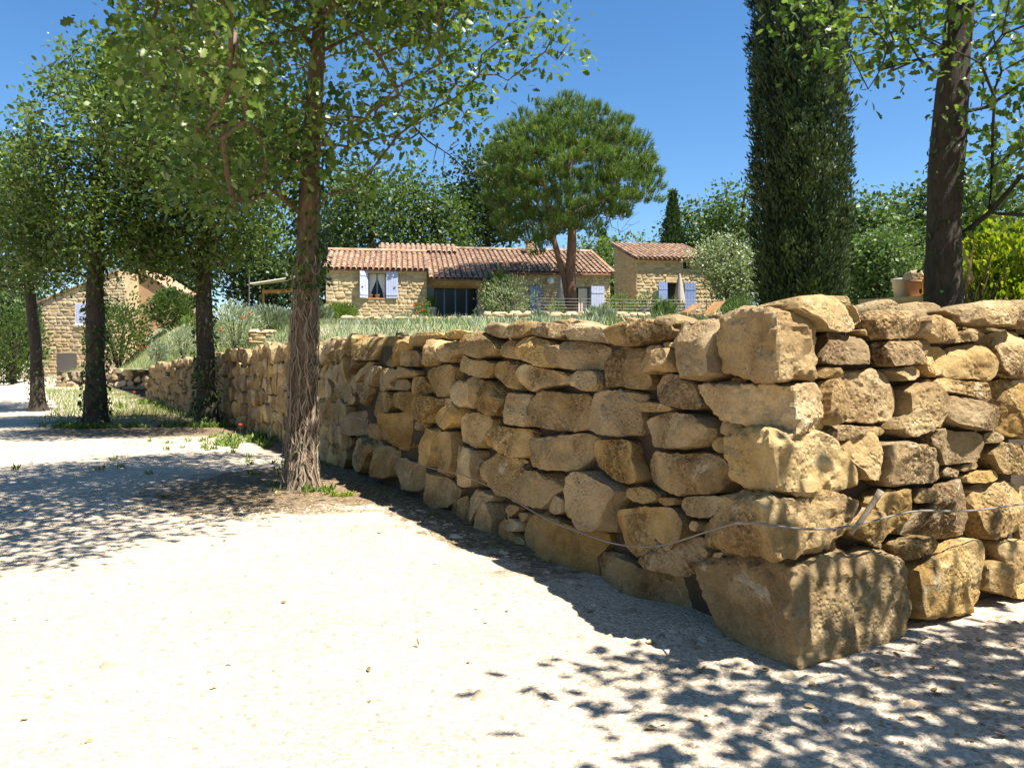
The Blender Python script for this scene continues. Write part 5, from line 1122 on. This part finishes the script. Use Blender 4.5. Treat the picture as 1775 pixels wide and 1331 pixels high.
# ------------------------------------------------------------------ garden walls of the terrace
def low_wall(name, label, pa, pb, h, ch, swd, seed, mt='pale_stone', depth=.1, thick=.4, below=.35, limit=9999):
    pa, pb = np.array(pa, float), np.array(pb, float); u = pb-pa; L = np.linalg.norm(u); u = np.array([*(u/L), 0.]); nrm = np.array([u[1], -u[0], 0.]); nrm = nrm if nrm[1] < 0 else -nrm
    z0 = min(surf(*pa), surf(*pb))-below; zt_ = max(surf(*pa), surf(*pb))+h; c = (pa+pb)/2
    t = thing(name, label, 'wall', (pa[0], pa[1], z0)); t['kind'] = 'thing'
    mb = MB(); mb.box(np.array([c[0], c[1], (z0+zt_)/2])-nrm*(thick/2+.02), (L, thick, zt_-z0-.06), u, nrm, ZZ); mb.build('core', M['mortar'], t)
    rubble(np.array([pa[0], pa[1], z0]), u, nrm, L, zt_-z0, ch, swd, [], t, mt, seed, depth, limit)
    rs = np.random.default_rng(seed+1); x = 0.
    while x < L:      # coping
        w = swd*rs.uniform(.8, 1.7); o = obj('stone', unit_mesh(int(rs.integers(0, 8)), mt), t, np.array([pa[0], pa[1], zt_-.02])+u*(x+w/2)-nrm*.2); o.rotation_euler = (math.pi/2*-1, 0, math.atan2(u[1], u[0])); o.scale = (w*.97, .09*rs.uniform(.8, 1.5), .5); x += w
    return t
def gpt(px, Y): return np.array([(px-CX)/F*Y, Y])
low_wall('terrace_wall', 'low pale stone edging below the shuttered wing', gpt(588, 31.), gpt(850, 31.5), .22, .16, .42, 51)
low_wall('terrace_wall', 'pale terrace wall under the cable railing', gpt(838, 33.), gpt(1300, 34.0), .42, .17, .42, 52)
low_wall('terrace_wall', 'short stack of flat pale stones on the bank by the silvery shrub', gpt(430, 27.), gpt(474, 27.2), .32, .12, .4, 53, thick=.6)
# low boulder wall at the far left
lw = thing('boulder_wall', 'low wall of rounded pale boulders beyond the grass', 'wall', (*gpt(100, 42.), .5)); lw['kind'] = 'thing'
LWL = np.array([gpt(98, 42.), gpt(262, 41.)])
for i, pts in enumerate(courses(LWL, 0, 4.9, lambda s: .45, lambda s: 1.25+.35*min(1, s/1.0), .36, .55, 77)): course_stone(LWL, pts, 1, 5000+i, lw, 'pale_stone', na=18)
cb = MB(); u_ = (LWL[1]-LWL[0]); L_ = np.linalg.norm(u_); u_ = np.array([*(u_/L_), 0]); cb.box(np.array([*(LWL[0]+LWL[1])/2, .85])+np.array([0, .3, 0]), (L_, .4, 1.2), u_, np.array([-u_[1], u_[0], 0]), ZZ); cb.build('core', M['core'], lw)
# ------------------------------------------------------------------ shrubs
def bush(name, label, px, ytop, w, Y, mt, n_=1800, leaf=.09, T=LNAR, Fc=FQ, seed=1, cat='shrub', spiky=.3, hfac=None, lump=.25, group=None, zb=None):
    rs = np.random.default_rng(seed); tp = at(px, ytop, Y); R = w/2*Y/F; b = np.array([tp[0], Y, surf(tp[0], Y)-.03 if zb is None else zb]); Hh = max(.15, tp[2]-b[2]); t = thing(name, label, cat, b, group)
    st = MB()
    for k in range(9):
        a = rs.uniform(0, 6.28); q = rs.uniform(.3, .8); st.tube([b+rs.normal(size=3)*np.array([.04, .04, 0]), b+np.array([math.cos(a)*R*q*.5, math.sin(a)*R*q*.5, Hh*.45]), b+np.array([math.cos(a)*R*q, math.sin(a)*R*q, Hh*rs.uniform(.6, .9)])], [.03*R+.01, .02*R+.008, .006], 5)
    st.build('stems', M['bark'], t)
    d = rdir(rs, n_); q = rs.uniform(.1, 1, n_)**.42; rad = 1+lump*fbm(d*2.2+seed, 2, seed)
    pos = np.stack([d[:, 0]*R*q*rad, d[:, 1]*R*q*rad, (d[:, 2]*.5*q*rad+.5)*Hh], 1)
    D = np.stack([d[:, 0], d[:, 1], d[:, 2]*.6+.5+spiky], 1)+rdir(rs, n_)*.6; V, F2 = scatter(T, Fc, pos, D, rdir(rs, n_)+np.array([0, 0, 1.]), leaf*rs.uniform(.6, 1.35, n_))
    obj('foliage', mesh_np('foliage', V, F2, M[mt], False, np.repeat(rs.random(n_), len(T))), t, b)
    return t, b, R, Hh
bush('silvery_shrub', 'big silvery shrub with poppies on the bank behind the second oak', 408, 522, 92, 28., 'leaf_silver', 3600, .13, seed=81)
bush('lavender_bush', 'grey-green lavender bush between silvery shrub and nearest oak', 470, 536, 84, 30., 'leaf_laven', 3000, .2, seed=82, spiky=.9)
bush('lavender_bush', 'upright grey-green lavender right beside the nearest oak trunk', 556, 532, 34, 34., 'leaf_laven', 1300, .2, seed=83, spiky=.9)
bush('silvery_shrub', 'low silvery shrub on the bank just left of the ivied trunk by the wall', 318, 566, 54, 33.5, 'leaf_silver', 1500, .14, seed=121)
bush('lavender_bush', 'small lavender clump low on the grassy bank near the wall end', 276, 592, 34, 37., 'leaf_laven', 700, .18, seed=122, spiky=.9)
bush('garden_shrub', 'leafy green shrub on the bank above the wall end', 338, 545, 44, 40., 'leaf_shrub', 1300, .14, seed=123)
bush('rosemary_bush', 'round bright green rosemary at the left foot of the wing', 590, 527, 62, 36.5, 'leaf_shrub', 2600, .16, seed=84, spiky=.7)
bush('santolina_cushion', 'smaller low grey santolina cushion under the window', 672, 549, 44, 35., 'leaf_laven', 1500, .09, seed=85)
bush('santolina_cushion', 'larger grey santolina cushion beside the rose', 706, 543, 52, 35.4, 'leaf_laven', 1800, .09, seed=86)
bush('olive_shrub', 'loose silvery olive shrub before the glazed door', 880, 478, 100, 34.5, 'leaf_olive', 2600, .11, seed=87, lump=.5, spiky=.4)
bush('dwarf_palm', 'small dark green palm behind the olive shrub', 864, 472, 44, 39., 'leaf_shrub', 300, .5, LNAR, FQ, 88, 'palm', .5)
bush('garden_shrub', 'bright leafy shrub at the railing before the farmhouse corner', 1070, 508, 56, 36., 'leaf_shrub', 1500, .12, seed=89)
bush('garden_shrub', 'feathery green shrub left of the annex shutters', 1122, 508, 60, 37., 'leaf_mid', 1500, .14, seed=90, spiky=.9)
bush('garden_shrub', 'small green climber under the first parasol', 965, 520, 34, 34., 'leaf_shrub', 700, .1, seed=91)
bush('garden_shrub', 'low green plant before the annex doorway', 1165, 518, 44, 37., 'leaf_shrub', 900, .1, seed=92)
bush('feathery_bush', 'broad feathery green bush left of the cypress foot', 1282, 514, 76, 33., 'leaf_mid', 1900, .16, seed=93, spiky=.9)
bush('garden_shrub', 'tuft of blue-green stalks on the pale terrace wall, middle', 1040, 538, 50, 27., 'leaf_laven', 800, .24, seed=94, spiky=1.6)
bush('garden_shrub', 'wispy green tuft beside the wooden loungers', 1150, 528, 34, 27., 'leaf_mid', 500, .26, seed=95, spiky=1.8)
bush('garden_shrub', 'thin blue-green tuft right of the olive shrub', 935, 545, 30, 27., 'leaf_laven', 500, .2, seed=96, spiky=1.6)
bush('laurel_bush', 'dark round bush before the tall cottage', 205, 512, 118, 44., 'leaf_oak_far', 3600, .16, LQ, FQ, 97)
bush('laurel_bush', 'green bush on the bank between second and third oak', 298, 500, 78, 46., 'leaf_oak_far', 3000, .17, LQ, FQ, 98)
bush('conifer_bush', 'dark green conifer bush at the left edge beyond the drive', 22, 520, 110, 52., 'leaf_oak_far', 4200, .22, LQ, FQ, 99)
bush('euonymus_bush', 'bright yellow-green bush at the right behind the wall', 1750, 386, 190, 11.5, 'leaf_lime', 17000, .075, LMID, FMID, 100, spiky=.4, zb=1.2)
bush('dry_grass_tuft', 'tuft of long dry grass before the yellow-green bush', 1700, 470, 90, 9.6, 'dry', 26, .42, LBLADE, FBLADE, 101, 'grass', 1.2)
bush('rose_bush', 'small rose bush with red blooms at the wing corner', 735, 522, 30, 37.5, 'leaf_shrub', 420, .09, LQ, FQ, 102)
# rose blooms and poppies
def flower(name, label, cat, c, s, group, stem=.35, mt='poppy', seed=0):
    rs = np.random.default_rng(seed); c = np.array(c, float); b = c-np.array([0, 0, stem]); t = thing(name, label, cat, b, group)
    mb = MB(); mb.tube([b, c*.5+b*.5+rs.normal(size=3)*.01, c], [.006, .005, .005], 4); mb.build('stem', M['grass'], t)
    n_ = 6; P = []; V, F2 = [], []
    for k in range(n_): a = k*6.28/n_; V.append([math.cos(a), math.sin(a), 1.1])
    D = np.array(V); q, f2 = scatter(np.array([(0, 0, 0), (.5, .5, .1), (.3, 1, .15), (-.3, 1, .15), (-.5, .5, .1)]), np.array([(0, 1, 4), (1, 2, 4), (4, 2, 3)]), np.repeat(c[None], n_, 0), D, np.tile([[0, 0, 1.]], (n_, 1)), s)
    obj('petals', mesh_np('petals', q-b, f2, M[mt], False, np.repeat(rs.random(n_), 5)), t, b)
for i, (x, y) in enumerate(((718, 532), (731, 529), (733, 541), (724, 543))): flower('rose', 'red rose bloom on the rose bush by the wing corner', 'flower', at(x, y, 37.1), .12, 'red roses on the bush', .3, 'poppy', i)
for i, (x, y) in enumerate(((425, 552), (432, 546), (437, 543), (419, 553), (386, 571), (382, 575))): flower('poppy', 'orange-red poppy in front of the silvery shrub', 'flower', at(x, y, 26.4), .065, 'poppies by the silvery shrub', .3, 'poppy', 20+i)
for i, (x, y) in enumerate(((247, 604), (254, 602), (264, 598), (273, 592), (242, 607), (314, 605), (330, 603))): flower('poppy', 'small poppy on the grassy bank behind the wall end', 'flower', at(x, y, 38.), .085, 'poppies on the far bank', .35, 'poppy', 40+i)
p_ = at(417, 742, 19.); flower('poppy', 'single red poppy in the shade at the wall foot', 'flower', (p_[0], 19., .25), .075, None, .25, 'poppy', 61)
p_ = at(233, 684, 33.); flower('poppy', 'single red poppy in the grass beside the sawn-off oak', 'flower', (p_[0], 33., .62), .09, None, .35, 'poppy', 62)
# ------------------------------------------------------------------ ground cover and grass (uncountable)
def blades(name, P, size, mt, seed, T=LBLADE, Fc=FBLADE, up=1.4):
    rs = np.random.default_rng(seed); n_ = len(P); D = rdir(rs, n_)*.8+np.array([0, 0, up]); V, F2 = scatter(T, Fc, P, D, rdir(rs, n_), size*rs.uniform(.5, 1.3, n_))
    return tag(obj(name, mesh_np(name, V, F2, M[mt], False, np.repeat(rs.random(n_), len(T)))), kind='stuff')
def on_terr(X, Y): return np.stack([X, Y, terr_z(X, Y)], 1)
rs = np.random.default_rng(9)
X = rs.uniform(-9, 3.5, 16000); Y = rs.uniform(9, 31, 16000); d = behind(X, Y)[0]; nzv = fbm(np.stack([X*1.1, Y*1.1, 0*X], 1), 2, 4); ok = (d > .7) & (d < 9.0) & (nzv > -.1); PP = on_terr(X[ok], Y[ok]); PP[:, 2] += .1*np.clip(nzv[ok], 0, 1); blades('lavender_ground_cover', PP, .24, 'leaf_laven', 1)
X = np.concatenate([rs.uniform(-17, 16, 26000), rs.uniform(-21, -7, 30000)]); Y = np.concatenate([rs.uniform(6, 46, 26000), rs.uniform(22, 56, 30000)]); d = behind(X, Y)[0]; ok = (d > .5) & ((X < -8) | (fbm(np.stack([X*.45, Y*.45, 0*X], 1), 3, 14) > -.05)) & ~((X > -9.6) & (X < 6) & (Y > 39.2)); blades('terrace_grass', on_terr(X[ok], Y[ok]), .24, 'grass', 2)
def on_gr(X, Y): return np.stack([X, Y, ground_z(X, Y)], 1)
X = rs.uniform(-27, -8, 60000); Y = rs.uniform(23.5, 56, 60000); d = behind(X, Y)[0]
road = X < np.interp(Y, [23, 27, 30, 36, 42, 50, 60], [-14.2, -15.6, -16.9, -20.8, -24.5, -29.5, -36])
dens_ = sstep(23.6, 27.0, Y)*.9+.05
ok = (d < -.05) & ~road & (rs.random(len(X)) < dens_*np.where(Y < 32, 1, .8)); blades('grass', on_gr(X[ok], Y[ok]), .20, 'grass', 3)
# weeds along the wall foot and round the trunks
def weeds(name, cx_, cy_, sx, sy, n_, size, mt, seed, tufts=30):
    """small rooted tufts: blades and leaves springing from shared points"""
    rs = np.random.default_rng(seed); X = cx_+rs.normal(size=tufts)*sx; Y = cy_+rs.normal(size=tufts)*sy; ok = behind(X, Y)[0] < -.05; C = on_gr(X[ok], Y[ok])
    if not len(C): return
    k = max(6, n_//tufts); P = np.repeat(C, k, 0); P[:, :2] += rs.normal(size=(len(P), 2))*size*.35; P[:, 2] = ground_z(P[:, 0], P[:, 1])-.005
    D = rdir(rs, len(P))*.9; D[:, 2] = abs(D[:, 2])+.35; V, F2 = scatter(LNAR, FQ, P, D, np.tile([[0, 0, 1.]], (len(P), 1))+rdir(rs, len(P))*.5, size*rs.uniform(.5, 1.4, len(P)))
    return tag(obj(name, mesh_np(name, V, F2, M[mt], False, np.repeat(rs.random(len(P)), 4))), kind='stuff')
weeds('wall_foot_weeds', -5.5, 19.0, .5, 1.5, 1400, .16, 'leaf_shrub', 11, 60); weeds('trunk_foot_weeds', -2.55, 10.5, .14, .12, 160, .10, 'leaf_shrub', 12, 8); weeds('pale_green_weed', -2.12, 10.1, .04, .04, 150, .07, 'leaf_lime', 13, 4)
weeds('trunk_foot_weeds', -8.7, 22.3, .6, .3, 900, .16, 'leaf_shrub', 14, 40); weeds('trunk_foot_weeds', -11.6, 22.0, .6, .3, 1100, .16, 'leaf_shrub', 15, 45); weeds('drive_weeds', -3.6, 12.6, .5, 1.2, 420, .08, 'leaf_shrub', 16, 26); weeds('drive_weeds', -6.2, 17.0, .7, 1.6, 600, .10, 'leaf_shrub', 20, 34)
for q in range(5): weeds('wall_foot_weeds', -.1-q*.75, 7.7+q*1.5, .12, .3, 90, .05, 'leaf_shrub', 170+q, 9)
weeds('wall_foot_weeds', -13.6, 32.5, .9, 1.2, 1200, .25, 'leaf_shrub', 18, 45)
# fallen leaves
X = np.concatenate([rs.normal(-3., 1.2, 1400), rs.normal(-8, 2.2, 1800), rs.normal(2.6, .8, 300), rs.uniform(-6, 3, 160)]); Y = np.concatenate([rs.normal(10.6, 1.0, 1400), rs.normal(20.5, 2.2, 1800), rs.normal(4.2, .7, 300), rs.uniform(3, 14, 160)])
ok = behind(X, Y)[0] < -.08; P = on_gr(X[ok], Y[ok]); P[:, 2] += .008; n_ = len(P); D = rdir(rs, n_); D[:, 2] *= .25; V, F2 = scatter(LMID, FMID, P, D, np.tile([[0, 0, 1.]], (n_, 1))+rdir(rs, n_)*.4, .05*rs.uniform(.5, 1.2, n_)); tag(obj('fallen_leaves', mesh_np('fallen_leaves', V, F2, M['dry'], False, np.repeat(rs.random(n_), 6))), kind='stuff')
# ------------------------------------------------------------------ pipe along the wall and the dead branch
def wall_pt(px, py, off):
    k = float(sstep(1225, 1330, px)); return PL.hit(px, py, .125)*(1-k)+PR.hit(px, py, .125)*k
pp = [(372, 672), (395, 684), (425, 682), (470, 700), (548, 733), (590, 733), (622, 721), (634, 735), (660, 768), (690, 793), (745, 811), (800, 822), (860, 848), (905, 875), (950, 902), (1010, 924), (1060, 943), (1105, 949), (1150, 948), (1205, 928), (1248, 914), (1290, 903), (1315, 902), (1345, 911), (1378, 921), (1420, 919), (1480, 912), (1540, 897), (1580, 881), (1610, 884), (1650, 888), (1700, 884), (1775, 873), (1850, 862)]
pts = np.array([wall_pt(x, y, .13+.09*float(sstep(1150, 1250, x)*sstep(1560, 1470, x))) for x, y in pp]); pts = pts[pts[:, 1] < 30]; P = dens(pts, .08); P = smooth_path(P, 6)
pm = MB(); pm.tube(P, np.full(len(P), .0065), 8); pipe = pm.build('water_pipe', M['pipe'], None, True); tag(pipe, 'thin grey plastic pipe sagging along the stone wall', 'pipe')
b_ = [PR.hit(1474, 925, .10), PR.hit(1490, 905, .12), PR.hit(1508, 880, .15), PR.hit(1527, 850, .2)]
bm_ = MB(); bm_.tube(smooth_path(dens(b_, .03), 2), np.linspace(.013, .019, len(dens(b_, .03))), 9); tag(bm_.build('dead_branch', M['branch'], None, True), 'short pale broken branch poking out between wall stones', 'branch')
# ------------------------------------------------------------------ railing, parasols, loungers
ra, rb_ = gpt(932, 33.4), gpt(1296, 34.4); zr_ = EYE+(HY-517)/F*33.6; zb_ = max(surf(*ra), surf(*rb_))+.40
rl = thing('cable_railing', 'thin metal cable railing on the pale terrace wall', 'railing', (*ra, zb_))
for k in range(6):
    p = ra+(rb_-ra)*k/5; mb = MB(); mb.tube([(p[0], p[1], zb_), (p[0], p[1], zr_)], [.025, .025], 6); mb.build('post', M['rust'], rl)
for k in range(5):
    z = zb_+(zr_-zb_)*(k+1)/5-.02; mb = MB(); mb.tube([(ra[0], ra[1], z), (*(ra+rb_)/2, z-.02), (rb_[0], rb_[1], z)], [.006]*3, 5); mb.build('cable', M['steel'], rl)
def parasol(px, ytop, ybot, Y, label, w=.34):
    tp, bt = at(px, ytop, Y), at(px, ybot, Y); b = np.array([tp[0], Y, surf(tp[0], Y)]); t = thing('parasol', label, 'parasol', b, 'closed parasols on the terrace')
    mb = MB(); mb.tube([b, b+np.array([.02, 0, tp[2]-b[2]+.08])], [.025, .022], 8); mb.build('pole', M['dark_wood'], t)
    mb = MB(); mb.tube([b+np.array([0, 0, -.02]), b+np.array([0, 0, .08]), b+np.array([0, 0, .09])], [.24, .24, .05], 14); mb.build('base', M['steel'], t)
    n_, k = 24, 10; P = []
    for i in range(k+1):
        f = i/k; z = tp[2]+(bt[2]-tp[2])*f; r = w*(.12+.88*f**.8)*(1 if f < .92 else .94)
        for j in range(n_): a = j*6.2832/n_; q = r*(.62+.38*math.cos(a*6)**2); P.append((tp[0]+math.cos(a)*q, Y+math.sin(a)*q, z+(.10*math.cos(a*6) if i == k else 0)))
    mb = MB(); mb.add(P, [[i*n_+j, i*n_+(j+1) % n_, (i+1)*n_+(j+1) % n_, (i+1)*n_+j] for i in range(k) for j in range(n_)]); mb.build('canopy', M['canvas'], t, True)
parasol(971, 478, 534, 38.2, 'closed beige parasol by the pine trunk before the farmhouse', .26); parasol(1178, 474, 523, 45., 'closed beige parasol before the annex doorway', .34)
def lounger(px, py, Y, yaw, label, mt, back=.75):
    c = at(px, py, Y); b = np.array([c[0], Y, surf(c[0], Y)]); t = thing('sun_lounger', label, 'sun lounger', b, 'loungers on the terrace'); u = np.array([math.cos(yaw), math.sin(yaw), 0]); v = np.array([-u[1], u[0], 0]); zs = c[2]-b[2]
    fr = MB(); 
    for s in (-.3, .3): fr.box(b+v*s+ZZ*zs, (1.3, .04, .06), u, v, ZZ)
    fr.build('frame', M[mt], t)
    for sx in (-.6, .6):
        for s in (-.3, .3): q = MB(); q.box(b+u*sx+v*s+ZZ*(zs-.03)/2, (.05, .05, zs-.03), u, v, ZZ); q.build('leg', M[mt], t)
    for k in range(9): q = MB(); q.box(b+u*(-.6+k*.145)+ZZ*(zs+.045), (.125, .58, .02), u, v, ZZ); q.build('slat', M[mt], t)
    d = u*math.cos(back)+ZZ*math.sin(back); nn = np.cross(v, d); o = b+u*.66+ZZ*(zs+.05)
    bk_ = MB()
    for s in (-.29, .29): bk_.box(o+d*.38+v*s, (.76, .035, .05), d, v, nn)
    br = bk_.build('backrest', M[mt], t)
    for k in range(6): q = MB(); q.box(o+d*(.07+k*.125)+nn*.035, (.115, .56, .02), d, v, nn); q.build('slat', M[mt], br)
lounger(1160, 545, 31.5, .35, 'honey-coloured wooden lounger with low raised back', 'wood', .55); lounger(1205, 545, 31., .45, 'honey-coloured wooden lounger nearer the cypress, back raised higher', 'wood', .75)
lounger(1085, 545, 36., .4, 'grey fabric lounger left of the wispy green tuft', 'steel', .6); lounger(1140, 546, 36.5, .4, 'grey fabric lounger half hidden before the annex shutters', 'steel', .6)
# ------------------------------------------------------------------ pots and planters
def pot(name, label, c, r, h, mt, cat='pot', top=1.25):
    c = np.array(c, float); t = thing(name, label, cat, c); prof = [(r, 0), (r*top*.97, h*.86), (r*top*1.08, h*.86), (r*top*1.08, h), (r*top*.92, h), (r*top*.9, h*.9)]
    mb = MB(); V, Fc = tube_np([c+np.array([0, 0, z+.0001*i]) for i, (_, z) in enumerate(prof)], [q for q, _ in prof], 18)
    n_ = 18; P = []
    for q, z in prof:
        for j in range(n_): a = j*6.2832/n_; P.append(c+np.array([math.cos(a)*q, math.sin(a)*q, z]))
    mb.add(P, [[i*n_+j, i*n_+(j+1) % n_, (i+1)*n_+(j+1) % n_, (i+1)*n_+j] for i in range(len(prof)-1) for j in range(n_)]+[list(range(n_))[::-1]]); mb.build('body', M[mt], t, True)
    mb = MB(); mb.add([c+np.array([math.cos(j*6.2832/n_)*r*top*.9, math.sin(j*6.2832/n_)*r*top*.9, h*.9]) for j in range(n_)], [list(range(n_))]); mb.build('soil', M['core'], t)
    return t
def sprout(t, c, n_, size, mt, seed, T=LBLADE, Fc=FBLADE, sp=.05, up=1.6):
    rs = np.random.default_rng(seed); P = np.array(c)+rs.normal(size=(n_, 3))*np.array([sp, sp, .01]); V, F2 = scatter(T, Fc, P, rdir(rs, n_)*.5+np.array([0, 0, up]), rdir(rs, n_), size*rs.uniform(.5, 1.2, n_)); b = WP[t.name]
    obj('plant', mesh_np('plant', V-b, F2, M[mt], False, np.repeat(rs.random(n_), len(T))), t, b)
H = HB; q = H.P(H.px_u(748), -.45, 0); q[2] = surf(q[0], q[1]); zt_ = at(748, 533, q[1])[2]-q[2]
t = pot('flower_pot', 'pale tall flower pot with green spikes by the glazed door', q, .19, max(.4, zt_), 'white_pot'); sprout(t, q+np.array([0, 0, max(.4, zt_)*.9]), 60, .9, 'leaf_shrub', 3)
for x, lab in ((642, 'small terracotta pot at the left of the window sill'), (654, 'terracotta pot in the middle of the window sill')):
    q = H.P(H.px_u(x), .08, H.px_z(650, 517)+.014); t = pot('flower_pot', lab, q, .09, .17, 'terracotta'); sprout(t, q+np.array([0, 0, .15]), 14, .12, 'leaf_shrub', x)
# ledge with planters by the right oak
la, lb_ = gpt(1500, 11.2), gpt(1660, 10.4); zl_ = at(1540, 524, 11.)[2]
lg = thing('garden_ledge', 'low pale coping ledge behind the right arm of the wall', 'wall', (*la, 1.9)); lg['kind'] = 'thing'; u_ = lb_-la; L_ = np.linalg.norm(u_); u_ = np.array([*(u_/L_), 0]); v_ = np.array([-u_[1], u_[0], 0]); c_ = np.array([*(la+lb_)/2, 0])
mb = MB(); mb.box(c_+ZZ*(zl_+1.85)/2, (L_, .3, zl_-1.86), u_, v_, ZZ); mb.build('base', M['mortar'], lg); mb = MB(); mb.box(c_+ZZ*(zl_+.02), (L_+.06, .38, .05), u_, v_, ZZ); mb.build('coping', M['pale_stone'], lg)
zc = zl_+.045
q = np.array([*gpt(1562, 10.95), zc]); t = pot('planter', 'white tapered planter on the ledge', q, .085, .27, 'white_pot', top=1.4); sprout(t, q+np.array([0, 0, .24]), 40, .22, 'leaf_mid', 8, sp=.04)
q = np.array([*gpt(1586, 10.75), zc]); t = pot('planter', 'square-looking terracotta planter topped by a rough stone', q, .095, .22, 'terracotta', top=1.1)
a = np.arange(10)*math.pi/5; Q, fc = stone_verts(np.stack([np.cos(a)*.13, np.sin(a)*.085], 1), .11, .11, 77, 28, 2.4); Qw = np.stack([Q[:, 0], -Q[:, 2], Q[:, 1]], 1)+q+np.array([0, 0, .28]); o = emit_stone(Qw, fc, None, 'round_stone', 'pale_stone'); tag(o, 'rough round stone sitting on the terracotta planter', 'stone')
q = np.array([*gpt(1603, 10.7), zc]); pot('bucket', 'yellow plastic bucket on the ledge touching the oak trunk', q, .06, .25, 'yellow', 'bucket', 1.2)
q = np.array([*gpt(1690, 10.2), zc-.05]); 
# ------------------------------------------------------------------ white awning left of the farmhouse
aw = thing('garden_awning', 'white-edged awning on a thin pole left of the farmhouse', 'awning', (*gpt(432, 41.), surf(*gpt(432, 41.))))
def T_(name, a, b, r, mt): mb = MB(); mb.tube([a, b], [r, r], 8); mb.build(name, M[mt], aw)
ptop = at(432, 478, 41.); T_('pole', (ptop[0], 41., surf(ptop[0], 41.)), ptop+np.array([0, 0, .3]), .03, 'steel'); T_('rail', at(434, 492, 41.), at(520, 479, 41.), .04, 'white_pot'); T_('beam', at(455, 506, 43.), at(520, 503, 43.), .1, 'wood'); p2 = at(515, 479, 43.5); T_('post', (p2[0], 43.5, surf(p2[0], 43.5)), p2, .06, 'wood'); p3 = at(457, 500, 43.5); T_('post', (p3[0], 43.5, surf(p3[0], 43.5)), p3, .06, 'wood')
mb = MB(); P = [at(434, 491, 41.), at(520, 478, 41.), at(520, 484, 44.5), at(440, 494, 44.5)]; mb.add(P+[p-np.array([0, 0, .03]) for p in P], [[0, 1, 2, 3], [7, 6, 5, 4], [0, 4, 5, 1], [1, 5, 6, 2], [2, 6, 7, 3], [3, 7, 4, 0]]); mb.build('cloth', M['white_pot'], aw)
tl_ = MB(); a_, b_2 = gpt(500, 33.), gpt(586, 33.5); u_ = b_2-a_; L_ = np.linalg.norm(u_); u_ = np.array([*(u_/L_), 0]); zz = max(surf(*a_), surf(*b_2)); tl_.box(np.array([*(a_+b_2)/2, zz]), (L_, .06, .4), u_, np.array([-u_[1], u_[0], 0]), ZZ); tag(tl_.build('timber_edging', M['dark_wood'], None), 'dark timber edging board on the bank below the rosemary', 'edging')
